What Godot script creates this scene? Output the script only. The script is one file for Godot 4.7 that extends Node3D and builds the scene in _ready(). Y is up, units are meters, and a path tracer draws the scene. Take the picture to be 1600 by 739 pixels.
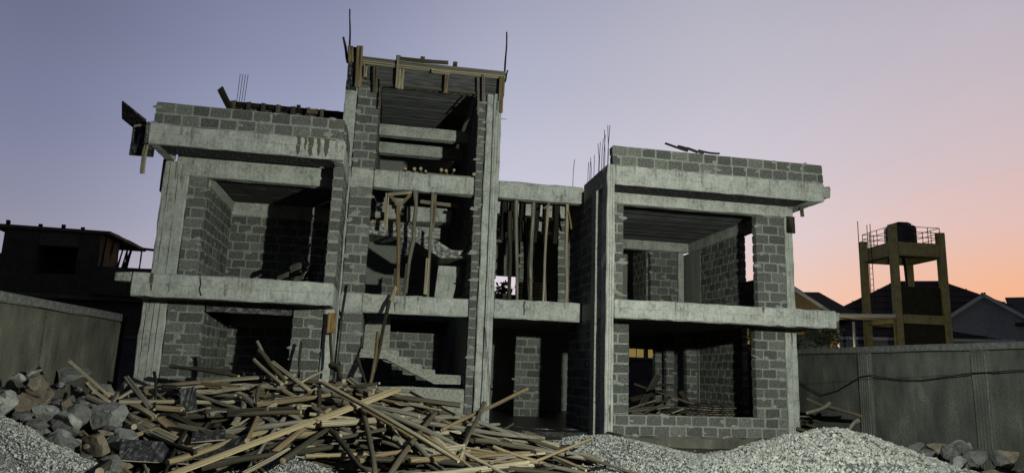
extends Node3D
# An unfinished block and concrete house at dusk, lit by a site floodlight that stands just right of the view.

var rng := RandomNumberGenerator.new()
var used := {}
var M := {}
var eye := Vector3(0, 1.75, 0)
var blocks := []
var smears := []
var block_mesh: Array[ArrayMesh] = []
var pole_mesh: Array[ArrayMesh] = []
var plank_mesh: Array[ArrayMesh] = []
var rock_mesh: Array[ArrayMesh] = []
var chip_mesh: Array[ArrayMesh] = []
var house: Node3D

# ---------------------------------------------------------------- names and tags
func numbered(parent: Node, called: String) -> String:
	var key := str(parent.get_instance_id()) + called
	var n: int = used.get(key, 0)
	used[key] = n + 1
	return called if n == 0 else "%s_%03d" % [called, n]

func tag(o: Node, label: String, category := "", group := "", kind := "") -> void:
	if label != "": o.set_meta("label", label)
	if category != "": o.set_meta("category", category)
	if group != "": o.set_meta("group", group)
	if kind != "": o.set_meta("kind", kind)

func thing(called: String, label: String, category: String, at := Vector3.ZERO, turn := 0.0, group := "") -> Node3D:
	var o := Node3D.new()
	o.name = numbered(self, called)
	add_child(o)
	o.position = at
	o.rotation.y = turn
	tag(o, label, category, group)
	return o

func put(called: String, mesh: Mesh, m: Material, parent: Node = null, xf := Transform3D.IDENTITY) -> MeshInstance3D:
	var p: Node = self if parent == null else parent
	var o := MeshInstance3D.new()
	o.mesh = mesh
	if m != null: o.material_override = m
	o.name = numbered(p, called)
	o.transform = xf
	p.add_child(o)
	return o

# ---------------------------------------------------------------- textures and materials
func layer(w: int, h: int, freq: float, sd: int, octaves: int, sx: float, sy: float, cell := false) -> PackedFloat32Array:
	var n := FastNoiseLite.new()
	n.seed = sd
	n.frequency = freq
	n.noise_type = FastNoiseLite.TYPE_CELLULAR if cell else FastNoiseLite.TYPE_SIMPLEX_SMOOTH
	n.fractal_octaves = octaves
	var im := n.get_seamless_image(maxi(8, int(w / sx)), maxi(8, int(h / sy)), false, false, 0.1, true)
	if im.get_width() != w or im.get_height() != h: im.resize(w, h, Image.INTERPOLATE_CUBIC)
	im.convert(Image.FORMAT_L8)
	var d := im.get_data()
	var out := PackedFloat32Array()
	out.resize(w * h)
	for i in w * h: out[i] = d[i] / 255.0
	return out

# layers: [frequency, octaves, stretch x, stretch y, weight]; ramp: colours from low to high
func surface(size: int, sd: int, layers: Array, ramp: Array, tile: float, world: bool, bump: float, rough: float, contrast := 1.0) -> StandardMaterial3D:
	var acc := PackedFloat32Array()
	acc.resize(size * size)
	var total := 0.0
	for l in layers: total += l[4]
	var k := 0
	for l in layers:
		var v := layer(size, size, l[0], sd + 17 * k, l[1], l[2], l[3], l.size() > 5)
		var wt: float = l[4] / total
		for i in size * size: acc[i] += v[i] * wt
		k += 1
	var lut := []
	for i in 256:
		var t := clampf((i / 255.0 - 0.5) * contrast + 0.5, 0.0, 1.0) * (ramp.size() - 1)
		var j := mini(int(t), ramp.size() - 2)
		var c: Color = (ramp[j] as Color).lerp(ramp[j + 1], t - j)
		lut.append([int(c.r * 255), int(c.g * 255), int(c.b * 255)])
	var px := PackedByteArray()
	px.resize(size * size * 3)
	var hp := PackedByteArray()
	hp.resize(size * size)
	for i in size * size:
		var q := clampi(int(acc[i] * 255), 0, 255)
		var c: Array = lut[q]
		px[i * 3] = c[0]
		px[i * 3 + 1] = c[1]
		px[i * 3 + 2] = c[2]
		hp[i] = q
	var m := StandardMaterial3D.new()
	m.albedo_texture = ImageTexture.create_from_image(Image.create_from_data(size, size, false, Image.FORMAT_RGB8, px))
	if bump > 0.0:
		var hi := Image.create_from_data(size, size, false, Image.FORMAT_L8, hp)
		hi.convert(Image.FORMAT_RGBA8)
		hi.bump_map_to_normal_map(bump)
		m.normal_enabled = true
		m.normal_texture = ImageTexture.create_from_image(hi)
	m.roughness = rough
	m.metallic_specular = 0.25
	m.uv1_triplanar = true
	m.uv1_world_triplanar = world
	m.uv1_scale = Vector3.ONE / tile
	return m

func tinted(m: StandardMaterial3D, c: Color) -> StandardMaterial3D:
	var d := m.duplicate() as StandardMaterial3D
	d.albedo_color = c
	return d

func plain(c: Color, rough := 0.8, metal := 0.0) -> StandardMaterial3D:
	var m := StandardMaterial3D.new()
	m.albedo_color = c
	m.roughness = rough
	m.metallic = metal
	return m

func make_materials() -> void:
	var g := func(v: float, r := 1.0, b := 1.0) -> Color: return Color(v * r, v, v * b)
	M.concrete = surface(1024, 3, [[0.006, 4, 1, 1, 1.0], [0.05, 4, 1, 12, 0.55], [0.03, 5, 1, 1, 0.9], [0.2, 4, 1, 1, 1.0]], [g.call(0.38), g.call(0.5, 0.99, 0.955), g.call(0.565, 0.99, 0.96), g.call(0.61, 0.99, 0.96), g.call(0.66, 0.99, 0.97)], 3.4, true, 6.0, 0.93, 2.2)
	M.concrete_rough = surface(512, 5, [[0.03, 4, 1, 1, 0.7], [0.09, 5, 1, 1, 1.0], [0.35, 3, 1, 1, 0.9]], [g.call(0.27), g.call(0.48, 0.99, 0.94), g.call(0.57, 0.99, 0.93), g.call(0.63, 0.99, 0.93)], 1.9, true, 5.0, 0.95, 2.0)
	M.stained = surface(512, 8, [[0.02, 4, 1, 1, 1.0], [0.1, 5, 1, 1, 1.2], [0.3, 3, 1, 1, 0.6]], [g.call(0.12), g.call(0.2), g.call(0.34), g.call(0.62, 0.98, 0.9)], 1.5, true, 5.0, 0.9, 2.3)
	M.run = plain(Color(0.27, 0.265, 0.22), 0.9)
	M.mortar = surface(512, 11, [[0.04, 4, 1, 1, 1.0], [0.15, 4, 1, 1, 1.0], [0.4, 2, 1, 1, 0.8]], [g.call(0.36), g.call(0.49, 0.99, 0.95), g.call(0.6, 0.99, 0.95)], 1.3, true, 6.0, 0.95, 1.8)
	var b := surface(512, 21, [[0.025, 3, 1, 1, 0.6], [0.08, 4, 1, 1, 1.0], [0.3, 4, 1, 1, 1.2]], [g.call(0.19), g.call(0.31, 0.99, 0.975), g.call(0.385, 0.99, 0.97), g.call(0.53, 0.99, 0.955)], 0.9, true, 9.0, 0.95, 2.4)
	M.block = [b, tinted(b, Color(0.88, 0.89, 0.88)), tinted(b, Color(1.13, 1.13, 1.1)), tinted(b, Color(0.98, 0.97, 0.95))]
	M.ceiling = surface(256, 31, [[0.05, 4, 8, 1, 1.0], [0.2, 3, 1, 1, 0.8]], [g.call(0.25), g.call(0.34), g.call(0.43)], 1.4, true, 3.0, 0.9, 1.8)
	M.plaster = surface(512, 41, [[0.012, 4, 1, 2, 1.2], [0.05, 4, 1, 8, 0.4], [0.15, 4, 1, 1, 0.7], [0.4, 2, 1, 1, 0.4]], [Color(0.24, 0.24, 0.228), Color(0.31, 0.308, 0.288), Color(0.355, 0.35, 0.324), Color(0.46, 0.455, 0.425)], 5.0, true, 3.0, 0.95, 1.9)
	M.plaster_left = tinted(M.plaster, Color(0.88, 0.88, 0.85))
	M.plaster_dark = tinted(M.plaster, Color(0.86, 0.88, 0.88))
	M.stained_footing = tinted(M.plaster, Color(0.95, 0.95, 0.93))
	M.coping = surface(256, 43, [[0.05, 4, 1, 1, 1.0], [0.3, 3, 1, 1, 0.7]], [g.call(0.26), g.call(0.39, 0.99, 0.96)], 1.7, true, 3.0, 0.95, 1.8)
	# timber: grain runs along each piece's own y axis
	var old := surface(256, 51, [[0.06, 4, 1, 16, 1.2], [0.02, 3, 1, 3, 0.8], [0.3, 2, 1, 4, 0.5]], [Color(0.12, 0.115, 0.105), Color(0.3, 0.287, 0.26), Color(0.43, 0.412, 0.37), Color(0.56, 0.54, 0.485)], 2.0, false, 3.0, 0.9, 2.0)
	var fresh := surface(256, 57, [[0.06, 4, 1, 16, 1.2], [0.02, 3, 1, 3, 0.8]], [Color(0.36, 0.315, 0.24), Color(0.56, 0.505, 0.395), Color(0.67, 0.61, 0.49)], 2.0, false, 2.0, 0.85, 1.9)
	M.wood = [old, tinted(old, Color(0.74, 0.71, 0.67)), tinted(old, Color(1.25, 1.22, 1.14)), tinted(old, Color(0.55, 0.54, 0.52)), fresh, tinted(fresh, Color(0.8, 0.79, 0.78)), tinted(old, Color(1.02, 0.93, 0.8)), tinted(old, Color(0.36, 0.355, 0.35))]
	M.end_grain = plain(Color(0.52, 0.47, 0.37), 0.9)
	M.orange_board = tinted(fresh, Color(0.78, 0.7, 0.58))
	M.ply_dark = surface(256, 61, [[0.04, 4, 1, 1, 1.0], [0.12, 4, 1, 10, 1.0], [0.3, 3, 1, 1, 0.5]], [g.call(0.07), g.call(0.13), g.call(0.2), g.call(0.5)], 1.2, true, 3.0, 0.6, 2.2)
	M.flight = tinted(M.stained, Color(1.35, 1.35, 1.33))
	M.ply_grey = tinted(M.ceiling, Color(0.8, 0.8, 0.8))
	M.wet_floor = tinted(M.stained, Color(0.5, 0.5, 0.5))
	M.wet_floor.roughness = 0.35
	M.ply_edge = plain(Color(0.5, 0.46, 0.38), 0.9)
	M.tar = plain(Color(0.06, 0.06, 0.06), 0.7)
	M.rust = plain(Color(0.16, 0.12, 0.11), 0.8, 0.2)
	M.rock = []
	for c in [Color(0.44, 0.44, 0.43), Color(0.36, 0.355, 0.35), Color(0.42, 0.385, 0.335), Color(0.55, 0.55, 0.53)]:
		if M.rock.is_empty(): M.rock.append(surface(256, 71, [[0.02, 4, 1, 1, 1.0], [0.1, 5, 1, 1, 1.0], [0.35, 3, 1, 1, 0.8]], [Color(0.5, 0.5, 0.5), Color(0.95, 0.95, 0.95), Color(1, 1, 1)], 0.7, true, 6.0, 0.95, 1.8))
		if (M.rock[-1] as StandardMaterial3D).albedo_color == Color.WHITE: (M.rock[-1] as StandardMaterial3D).albedo_color = c
		else: M.rock.append(tinted(M.rock[0], c))
	M.dirt = surface(512, 81, [[0.01, 5, 1, 1, 1.0], [0.06, 5, 1, 1, 1.0], [0.3, 3, 1, 1, 0.8]], [Color(0.17, 0.16, 0.13), Color(0.3, 0.28, 0.23), Color(0.4, 0.38, 0.33)], 3.0, true, 5.0, 1.0, 1.8)
	M.gravel_bed = surface(256, 85, [[0.15, 3, 1, 1, 1.0], [0.4, 3, 1, 1, 1.0]], [g.call(0.28), g.call(0.42), g.call(0.54)], 0.5, true, 6.0, 1.0, 1.8)
	M.chips = plain(Color.WHITE, 0.95)
	M.chips.vertex_color_use_as_albedo = true
	M.cable = plain(Color(0.03, 0.03, 0.03), 0.6)

# ---------------------------------------------------------------- shapes
func tri(st: SurfaceTool, a: Vector3, b: Vector3, c: Vector3) -> void:
	st.add_vertex(a); st.add_vertex(b); st.add_vertex(c)

func rings(st: SurfaceTool, rs: Array, cap := true) -> void:   # rings of points, counter-clockwise seen from the end of the sweep
	for i in rs.size() - 1:
		var p: PackedVector3Array = rs[i]
		var q: PackedVector3Array = rs[i + 1]
		var n := p.size()
		for j in n:
			var k := (j + 1) % n
			tri(st, p[j], q[j], q[k]); tri(st, p[j], q[k], p[k])
	if cap:
		for e in 2:
			var r: PackedVector3Array = rs[0] if e == 0 else rs[-1]
			var c := Vector3.ZERO
			for v in r: c += v
			c /= r.size()
			for j in r.size():
				var k := (j + 1) % r.size()
				if e == 0: tri(st, c, r[j], r[k])
				else: tri(st, c, r[k], r[j])

func finish(st: SurfaceTool, smooth := false) -> ArrayMesh:
	if smooth: st.index()
	st.generate_normals()
	return st.commit()

func begin(smooth := false) -> SurfaceTool:
	var st := SurfaceTool.new()
	st.begin(Mesh.PRIMITIVE_TRIANGLES)
	st.set_smooth_group(0 if smooth else -1)
	return st

# a rectangular bar with chamfered, slightly uneven edges, swept along its longest side
func bar(size: Vector3, seg := 0.4, cham := 0.012, jit := 0.004, sd := 1) -> ArrayMesh:
	var r := RandomNumberGenerator.new()
	r.seed = sd * 7919 + int(size.x * 100) + int(size.y * 1000) + int(size.z * 10000)
	var ax := size.max_axis_index()
	var u := (ax + 1) % 3
	var v := (ax + 2) % 3
	var hu: float = size[u] / 2
	var hv: float = size[v] / 2
	var c := minf(cham, minf(hu, hv) * 0.5)
	var n := clampi(int(ceil(size[ax] / seg)), 1, 24)
	var rs := []
	var prof := [Vector2(hu, -hv + c), Vector2(hu, hv - c), Vector2(hu - c, hv), Vector2(-hu + c, hv), Vector2(-hu, hv - c), Vector2(-hu, -hv + c), Vector2(-hu + c, -hv), Vector2(hu - c, -hv)]
	for i in n + 3:
		var t: float
		var ins := 0.0
		if i == 0: t = 0.0; ins = c
		elif i == n + 2: t = 1.0; ins = c
		else: t = clampf(float(i - 1) / n, c / size[ax], 1.0 - c / size[ax])
		var ring := PackedVector3Array()
		for p in prof:
			var w := Vector3.ZERO
			w[ax] = (t - 0.5) * size[ax]
			w[u] = p.x - signf(p.x) * ins + r.randf_range(-jit, jit)
			w[v] = p.y - signf(p.y) * ins + r.randf_range(-jit, jit)
			ring.append(w)
		rs.append(ring)
	var st := begin()
	rings(st, rs)
	return finish(st)

func beam(called: String, x0: float, x1: float, y0: float, y1: float, z0: float, z1: float, m: Material, parent: Node, cham := 0.012, jit := 0.004) -> MeshInstance3D:
	return put(called, bar(Vector3(x1 - x0, y1 - y0, z1 - z0), 0.28, cham * 1.3, jit * 1.6, used.size()), m, parent, Transform3D(Basis.IDENTITY, Vector3((x0 + x1) / 2, (y0 + y1) / 2, (z0 + z1) / 2)))

func make_shapes() -> void:
	var r := RandomNumberGenerator.new()
	r.seed = 99
	for k in 10:   # building blocks: an uneven eight-sided outline with worn edges
		var o := []
		for s in [Vector2(1, -1), Vector2(1, 1), Vector2(-1, 1), Vector2(-1, -1)]:
			var cx := r.randf_range(0.02, 0.09)
			var cy := r.randf_range(0.05, 0.18)
			var a := Vector2(s.x * 0.5, s.y * (0.5 - cy)) + Vector2(r.randf_range(-0.03, 0.012), 0)
			var b := Vector2(s.x * (0.5 - cx), s.y * 0.5) + Vector2(0, r.randf_range(-0.05, 0.03))
			if s.x * s.y < 0: o.append(b); o.append(a)
			else: o.append(a); o.append(b)
		var rs := []
		for zz in [[-0.5, 0.97], [0.43, 1.0], [0.5, 0.9]]:
			var ring := PackedVector3Array()
			for p in o: ring.append(Vector3(p.x * (1.0 - (1.0 - zz[1]) * 0.5), p.y * zz[1], zz[0] + (r.randf_range(-0.02, 0.012) if zz[0] > 0.45 else 0.0)))
			rs.append(ring)
		var st := begin()
		rings(st, rs)
		block_mesh.append(finish(st))
	for k in 14:   # poles: unit length along y, unit radius, bent and knotty, pale cut ends
		var bend := Vector2(r.randf_range(-1, 1), r.randf_range(-1, 1)) * (1.1 if k % 3 == 0 else 0.45)
		var kink := Vector2(r.randf_range(-0.3, 0.3), r.randf_range(-0.3, 0.3))
		var taper := r.randf_range(0.15, 0.4)
		var rs := []
		for i in 9:
			var t := i / 8.0
			var off := bend * sin(t * PI) + kink * sin(t * TAU * 1.3 + k)
			var rad := 1.0 - taper * t + r.randf_range(-0.07, 0.09)
			var ring := PackedVector3Array()
			for j in 8:
				var a := -TAU * j / 8.0
				var q := rad * r.randf_range(0.93, 1.05)
				ring.append(Vector3(off.x + cos(a) * q, t - 0.5, off.y + sin(a) * q))
			rs.append(ring)
		var st := begin(true)
		rings(st, rs, false)
		var me := finish(st, true)
		var st2 := begin()
		for e in 2:
			var ring: PackedVector3Array = rs[0] if e == 0 else rs[-1]
			var c := Vector3.ZERO
			for v in ring: c += v / 8.0
			c.y += r.randf_range(-0.004, 0.004)
			for j in 8:
				if e == 0: tri(st2, c, ring[j], ring[(j + 1) % 8])
				else: tri(st2, c, ring[(j + 1) % 8], ring[j])
		st2.generate_normals()
		st2.commit(me)
		pole_mesh.append(me)
	for k in 8:   # planks: unit length along y, width x, thickness z, twisted a little, ends uneven
		var tw := r.randf_range(-0.12, 0.12)
		var bow := r.randf_range(-0.6, 0.6)
		var rs := []
		for i in 7:
			var t := i / 6.0
			var ring := PackedVector3Array()
			var rot := tw * (t - 0.5)
			for p in [Vector2(0.5, -0.42), Vector2(0.5, 0.42), Vector2(0.47, 0.5), Vector2(-0.47, 0.5), Vector2(-0.5, 0.42), Vector2(-0.5, -0.42), Vector2(-0.47, -0.5), Vector2(0.47, -0.5)]:
				var q: Vector2 = p + Vector2(r.randf_range(-0.02, 0.02), r.randf_range(-0.03, 0.03))
				var y := t - 0.5
				if i == 0 or i == 6: y += r.randf_range(-0.012, 0.012)
				ring.append(Vector3(q.x, y, q.y + bow * sin(t * PI) + rot * q.x * 2.0))
			ring.reverse()
			rs.append(ring)
		var st := begin()
		rings(st, rs)
		plank_mesh.append(finish(st))
	for k in 9:   # broken stone: a faceted lump cut by random planes
		rock_mesh.append(lump(r, 2, 12))
	for k in 5:
		chip_mesh.append(lump(r, 0, 5))

func lump(r: RandomNumberGenerator, sub: int, cuts: int) -> ArrayMesh:
	var planes := []
	for i in cuts:
		planes.append([Vector3(r.randf_range(-1, 1), r.randf_range(-1, 1), r.randf_range(-1, 1)).normalized(), r.randf_range(0.42, 0.78)])
	var t := (1.0 + sqrt(5.0)) / 2.0
	var v := [Vector3(-1, t, 0), Vector3(1, t, 0), Vector3(-1, -t, 0), Vector3(1, -t, 0), Vector3(0, -1, t), Vector3(0, 1, t), Vector3(0, -1, -t), Vector3(0, 1, -t), Vector3(t, 0, -1), Vector3(t, 0, 1), Vector3(-t, 0, -1), Vector3(-t, 0, 1)]
	var f := [[0, 11, 5], [0, 5, 1], [0, 1, 7], [0, 7, 10], [0, 10, 11], [1, 5, 9], [5, 11, 4], [11, 10, 2], [10, 7, 6], [7, 1, 8], [3, 9, 4], [3, 4, 2], [3, 2, 6], [3, 6, 8], [3, 8, 9], [4, 9, 5], [2, 4, 11], [6, 2, 10], [8, 6, 7], [9, 8, 1]]
	var tris := []
	for q in f: tris.append([v[q[0]].normalized(), v[q[1]].normalized(), v[q[2]].normalized()])
	for s in sub:
		var nx := []
		for q in tris:
			var a: Vector3 = (q[0] + q[1]).normalized()
			var b: Vector3 = (q[1] + q[2]).normalized()
			var c: Vector3 = (q[2] + q[0]).normalized()
			nx.append([q[0], a, c]); nx.append([a, q[1], b]); nx.append([c, b, q[2]]); nx.append([a, b, c])
		tris = nx
	var st := begin()
	for q in tris:
		var o := []
		for p in q:
			var w: Vector3 = p
			for pl in planes:
				var d: float = w.dot(pl[0]) - pl[1]
				if d > 0: w -= pl[0] * d
			o.append(w + Vector3(sin(p.x * 31 + p.y * 17), sin(p.y * 29 + p.z * 13), sin(p.z * 37 + p.x * 19)) * (0.02 if sub > 0 else 0.12))
		tri(st, o[0], o[2], o[1])
	return finish(st)

func along(a: Vector3, b: Vector3, roll: float, sx: float, sz: float) -> Transform3D:
	var y := (b - a).normalized()
	var side := y.cross(Vector3.UP if absf(y.y) < 0.95 else Vector3.RIGHT).normalized()
	side = side.rotated(y, roll)
	var zz := side.cross(y).normalized()
	return Transform3D(Basis(side * sx, y * (b - a).length(), zz * sz), (a + b) / 2)

func pole(called: String, a: Vector3, b: Vector3, r: float, w: int, parent: Node = null, flip := true) -> MeshInstance3D:
	var k := rng.randi() % pole_mesh.size()
	var o := put(called, pole_mesh[k], null, parent, along(a, b, rng.randf() * TAU, r, r))
	o.set_surface_override_material(0, M.wood[w])
	o.set_surface_override_material(1, M.end_grain if w != 7 else M.wood[6])
	return o

func plank(called: String, a: Vector3, b: Vector3, wide: float, thick: float, roll: float, m: Material, parent: Node = null) -> MeshInstance3D:
	return put(called, plank_mesh[rng.randi() % plank_mesh.size()], m, parent, along(a, b, roll, wide, thick))

func tube(pts: Array, r: float, m: Material, called: String, parent: Node = null, sides := 6) -> MeshInstance3D:
	var rs := []
	for i in pts.size():
		var d: Vector3 = (pts[mini(i + 1, pts.size() - 1)] - pts[maxi(i - 1, 0)]).normalized()
		var s := d.cross(Vector3.UP if absf(d.y) < 0.9 else Vector3.RIGHT).normalized()
		var t := s.cross(d)
		var ring := PackedVector3Array()
		for j in sides:
			var a := TAU * j / sides
			ring.append(pts[i] + (s * cos(a) + t * sin(a)) * r)
		rs.append(ring)
	var st := begin(true)
	rings(st, rs)
	return put(called, finish(st, true), m, parent)

# ---------------------------------------------------------------- block walls
# a wall of blocks laid in mortar. axis 0: runs along x, its front at z = face and its body behind; axis 1: runs along z, its seen side at x = face, body towards `away` (+1 / -1)
func wall(axis: int, a0: float, a1: float, y0: float, y1: float, face: float, thick: float, away := -1.0, hidden := 0.0, called := "wall", course := 0.25) -> MeshInstance3D:
	var mid := face + away * thick / 2
	var size := Vector3(a1 - a0 - 0.05, y1 - y0, thick - 0.018) if axis == 0 else Vector3(thick - 0.018, y1 - y0, a1 - a0 - 0.05)
	var at := Vector3((a0 + a1) / 2, (y0 + y1) / 2, mid) if axis == 0 else Vector3(mid, (y0 + y1) / 2, (a0 + a1) / 2)
	var w := put(called, bar(size, 0.3, 0.01, 0.004, used.size()), M.mortar, house, Transform3D(Basis.IDENTITY, at))
	var rows := maxi(1, int(round((y1 - y0) / course)))
	var ch := (y1 - y0) / rows
	for i in rows:
		var yc := y0 + ch * (i + 0.5)
		var x := a0
		var first := true
		while x < a1 - 0.02:
			var l := rng.randf_range(0.36, 0.47)
			if first and (a1 - a0) > 0.5: l *= 0.55 if i % 2 == 0 else 1.0
			elif first and (a1 - a0) > 0.33 and i % 2 == 0: l = (a1 - a0) * rng.randf_range(0.3, 0.45)
			first = false
			if a1 - (x + l) < 0.16: l = a1 - x
			var c := x + l / 2
			var joint := rng.randf_range(0.014, 0.042)
			var p := Vector3(c, yc + rng.randf_range(-0.004, 0.004), mid) if axis == 0 else Vector3(mid, yc + rng.randf_range(-0.004, 0.004), c)
			var sz := Vector3(l - joint, ch - rng.randf_range(0.016, 0.045), thick + rng.randf_range(-0.004, 0.008))
			var bs := Basis.IDENTITY if away < 0 else Basis(Vector3.UP, PI)
			if axis == 1: bs = Basis(Vector3.UP, PI / 2 if away < 0 else -PI / 2)
			bs = bs * Basis(Vector3(0, 0, 1), rng.randf_range(-0.02, 0.02))
			bs = bs * Basis.from_scale(sz)
			var n := Vector3(0, 0, -away) if axis == 0 else Vector3(-away, 0, 0)
			var d := eye - p
			var seen := maxf(0.02, n.dot(d.normalized())) * l * ch / d.length_squared()
			blocks.append([w, Transform3D(bs, p), seen * (1.0 - hidden), rng.randi() % 4, rng.randi() % block_mesh.size()])
			if rng.randf() < 0.55:
				var q := Vector3(rng.randf_range(-0.5, 0.5), (0.5 if rng.randf() < 0.5 else -0.5) + rng.randf_range(-0.12, 0.12), 0.5)
				if rng.randf() < 0.35: q = Vector3(0.5 if rng.randf() < 0.5 else -0.5, rng.randf_range(-0.5, 0.5), 0.5)
				q.x = clampf(q.x, -0.38, 0.38) if absf(q.y) > 0.3 else q.x * 0.84
				var at_p: Vector3 = Transform3D(bs, p) * q
				smears.append(Transform3D(bs.orthonormalized() * Basis.from_euler(Vector3(0, 0, rng.randf_range(-0.3, 0.3))) * Basis.from_scale(Vector3(rng.randf_range(0.05, 0.16), rng.randf_range(0.025, 0.07), 0.012)), at_p))
			x += l
	return w

func lay_blocks() -> void:   # the 300 blocks that show largest are parts of their walls, all the rest one piece of the house
	blocks.sort_custom(func(p, q): return p[2] > q[2])
	var sts := []
	for i in 4:
		var st := SurfaceTool.new()
		st.begin(Mesh.PRIMITIVE_TRIANGLES)
		sts.append(st)
	for i in blocks.size():
		var b: Array = blocks[i]
		if i < 300:
			var w: Node3D = b[0]
			put("block", block_mesh[b[4]], M.block[b[3]], w, w.transform.affine_inverse() * b[1])
		else:
			sts[b[3]].append_from(block_mesh[b[4]], 0, b[1])
	var me := ArrayMesh.new()
	for i in 4:
		me = sts[i].commit(me)
		me.surface_set_material(i, M.block[i])
	var sm := begin()
	for x in smears:
		var ring := []
		for k in 9:
			var q := rng.randf_range(0.65, 1.1)
			ring.append(x * Vector3(cos(TAU * k / 9.0) * q, sin(TAU * k / 9.0) * q, -0.2))
		var mid := []
		for k in 9: mid.append((ring[k] as Vector3).lerp(x * Vector3(0, 0, 0), 0.35) + (x.basis.z * rng.randf_range(0.5, 0.75)))
		var top: Vector3 = x * Vector3(0, 0, 0.75)
		for k in 9:
			var k2 := (k + 1) % 9
			tri(sm, ring[k], mid[k], mid[k2]); tri(sm, ring[k], mid[k2], ring[k2]); tri(sm, top, mid[k2], mid[k])
	tag(put("mortar_smears", finish(sm), M.mortar, house), "", "", "", "stuff")
	var o := put("blockwork", me, null, house)
	tag(o, "", "", "", "stuff")

# ---------------------------------------------------------------- sky, camera, light
func sky_color(az: float, el: float) -> Color:   # az in degrees right of straight ahead, el above the horizon
	# columns: azimuth; rows: elevation 0, 6, 11, 17, 24, 31, 60, 90 (display colours of a clear sky after sunset, the glow at the right)
	var el_at := [0.0, 6.0, 11.0, 17.0, 24.0, 31.0, 60.0, 90.0]
	var cols := [
		[-180.0, [Color(0.3, 0.32, 0.4), Color(0.3, 0.33, 0.42), Color(0.29, 0.32, 0.42), Color(0.27, 0.3, 0.41), Color(0.25, 0.28, 0.39), Color(0.24, 0.27, 0.38), Color(0.22, 0.25, 0.36), Color(0.22, 0.25, 0.36)]],
		[-70.0, [Color(0.47, 0.47, 0.53), Color(0.44, 0.45, 0.54), Color(0.4, 0.42, 0.52), Color(0.36, 0.38, 0.49), Color(0.31, 0.34, 0.46), Color(0.28, 0.31, 0.43), Color(0.23, 0.26, 0.37), Color(0.22, 0.25, 0.36)]],
		[-26.0, [Color(0.67, 0.62, 0.65), Color(0.59, 0.57, 0.64), Color(0.51, 0.52, 0.63), Color(0.45, 0.47, 0.6), Color(0.395, 0.42, 0.545), Color(0.34, 0.37, 0.48), Color(0.24, 0.27, 0.39), Color(0.22, 0.25, 0.36)]],
		[-10.0, [Color(0.79, 0.71, 0.73), Color(0.735, 0.7, 0.76), Color(0.66, 0.66, 0.76), Color(0.58, 0.6, 0.73), Color(0.505, 0.53, 0.665), Color(0.445, 0.465, 0.59), Color(0.27, 0.3, 0.42), Color(0.22, 0.25, 0.36)]],
		[10.0, [Color(0.92, 0.79, 0.77), Color(0.86, 0.8, 0.83), Color(0.8, 0.78, 0.835), Color(0.73, 0.73, 0.81), Color(0.655, 0.665, 0.765), Color(0.59, 0.6, 0.71), Color(0.29, 0.32, 0.44), Color(0.22, 0.25, 0.36)]],
		[28.0, [Color(0.98, 0.72, 0.56), Color(0.93, 0.76, 0.7), Color(0.85, 0.775, 0.795), Color(0.775, 0.745, 0.8), Color(0.715, 0.7, 0.76), Color(0.66, 0.655, 0.725), Color(0.31, 0.33, 0.45), Color(0.22, 0.25, 0.36)]],
		[46.0, [Color(1.0, 0.6, 0.36), Color(0.98, 0.68, 0.5), Color(0.88, 0.715, 0.68), Color(0.79, 0.71, 0.735), Color(0.725, 0.685, 0.735), Color(0.66, 0.63, 0.69), Color(0.31, 0.33, 0.45), Color(0.22, 0.25, 0.36)]],
		[75.0, [Color(0.96, 0.56, 0.34), Color(0.92, 0.61, 0.45), Color(0.84, 0.63, 0.57), Color(0.73, 0.62, 0.63), Color(0.64, 0.585, 0.64), Color(0.56, 0.54, 0.61), Color(0.29, 0.31, 0.43), Color(0.22, 0.25, 0.36)]],
		[130.0, [Color(0.55, 0.48, 0.49), Color(0.5, 0.47, 0.51), Color(0.44, 0.44, 0.51), Color(0.39, 0.4, 0.49), Color(0.34, 0.36, 0.46), Color(0.3, 0.32, 0.43), Color(0.23, 0.26, 0.37), Color(0.22, 0.25, 0.36)]],
		[180.0, [Color(0.3, 0.32, 0.4), Color(0.3, 0.33, 0.42), Color(0.29, 0.32, 0.42), Color(0.27, 0.3, 0.41), Color(0.25, 0.28, 0.39), Color(0.24, 0.27, 0.38), Color(0.22, 0.25, 0.36), Color(0.22, 0.25, 0.36)]]]
	var i := 0
	while i < cols.size() - 2 and az > cols[i + 1][0]: i += 1
	var u: float = clampf((az - cols[i][0]) / (cols[i + 1][0] - cols[i][0]), 0, 1)
	u = lerpf(u, u * u * (3 - 2 * u), 0.4)
	var e := clampf(el, 0, 90)
	var j := 0
	while j < 6 and e > el_at[j + 1]: j += 1
	var v: float = (e - el_at[j]) / (el_at[j + 1] - el_at[j])
	v = lerpf(v, v * v * (3 - 2 * v), 0.3)
	var lo: Color = (cols[i][1][j] as Color).lerp(cols[i + 1][1][j], u)
	var hi: Color = (cols[i][1][j + 1] as Color).lerp(cols[i + 1][1][j + 1], u)
	var c := lo.lerp(hi, v)
	var grey := c.get_luminance()
	var soft := Color(grey, grey, grey).lerp(c, 0.8)
	return Color(soft.r * 1.035 + 0.008, soft.g * 1.035 + 0.008, soft.b * 1.035 + 0.008)

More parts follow.
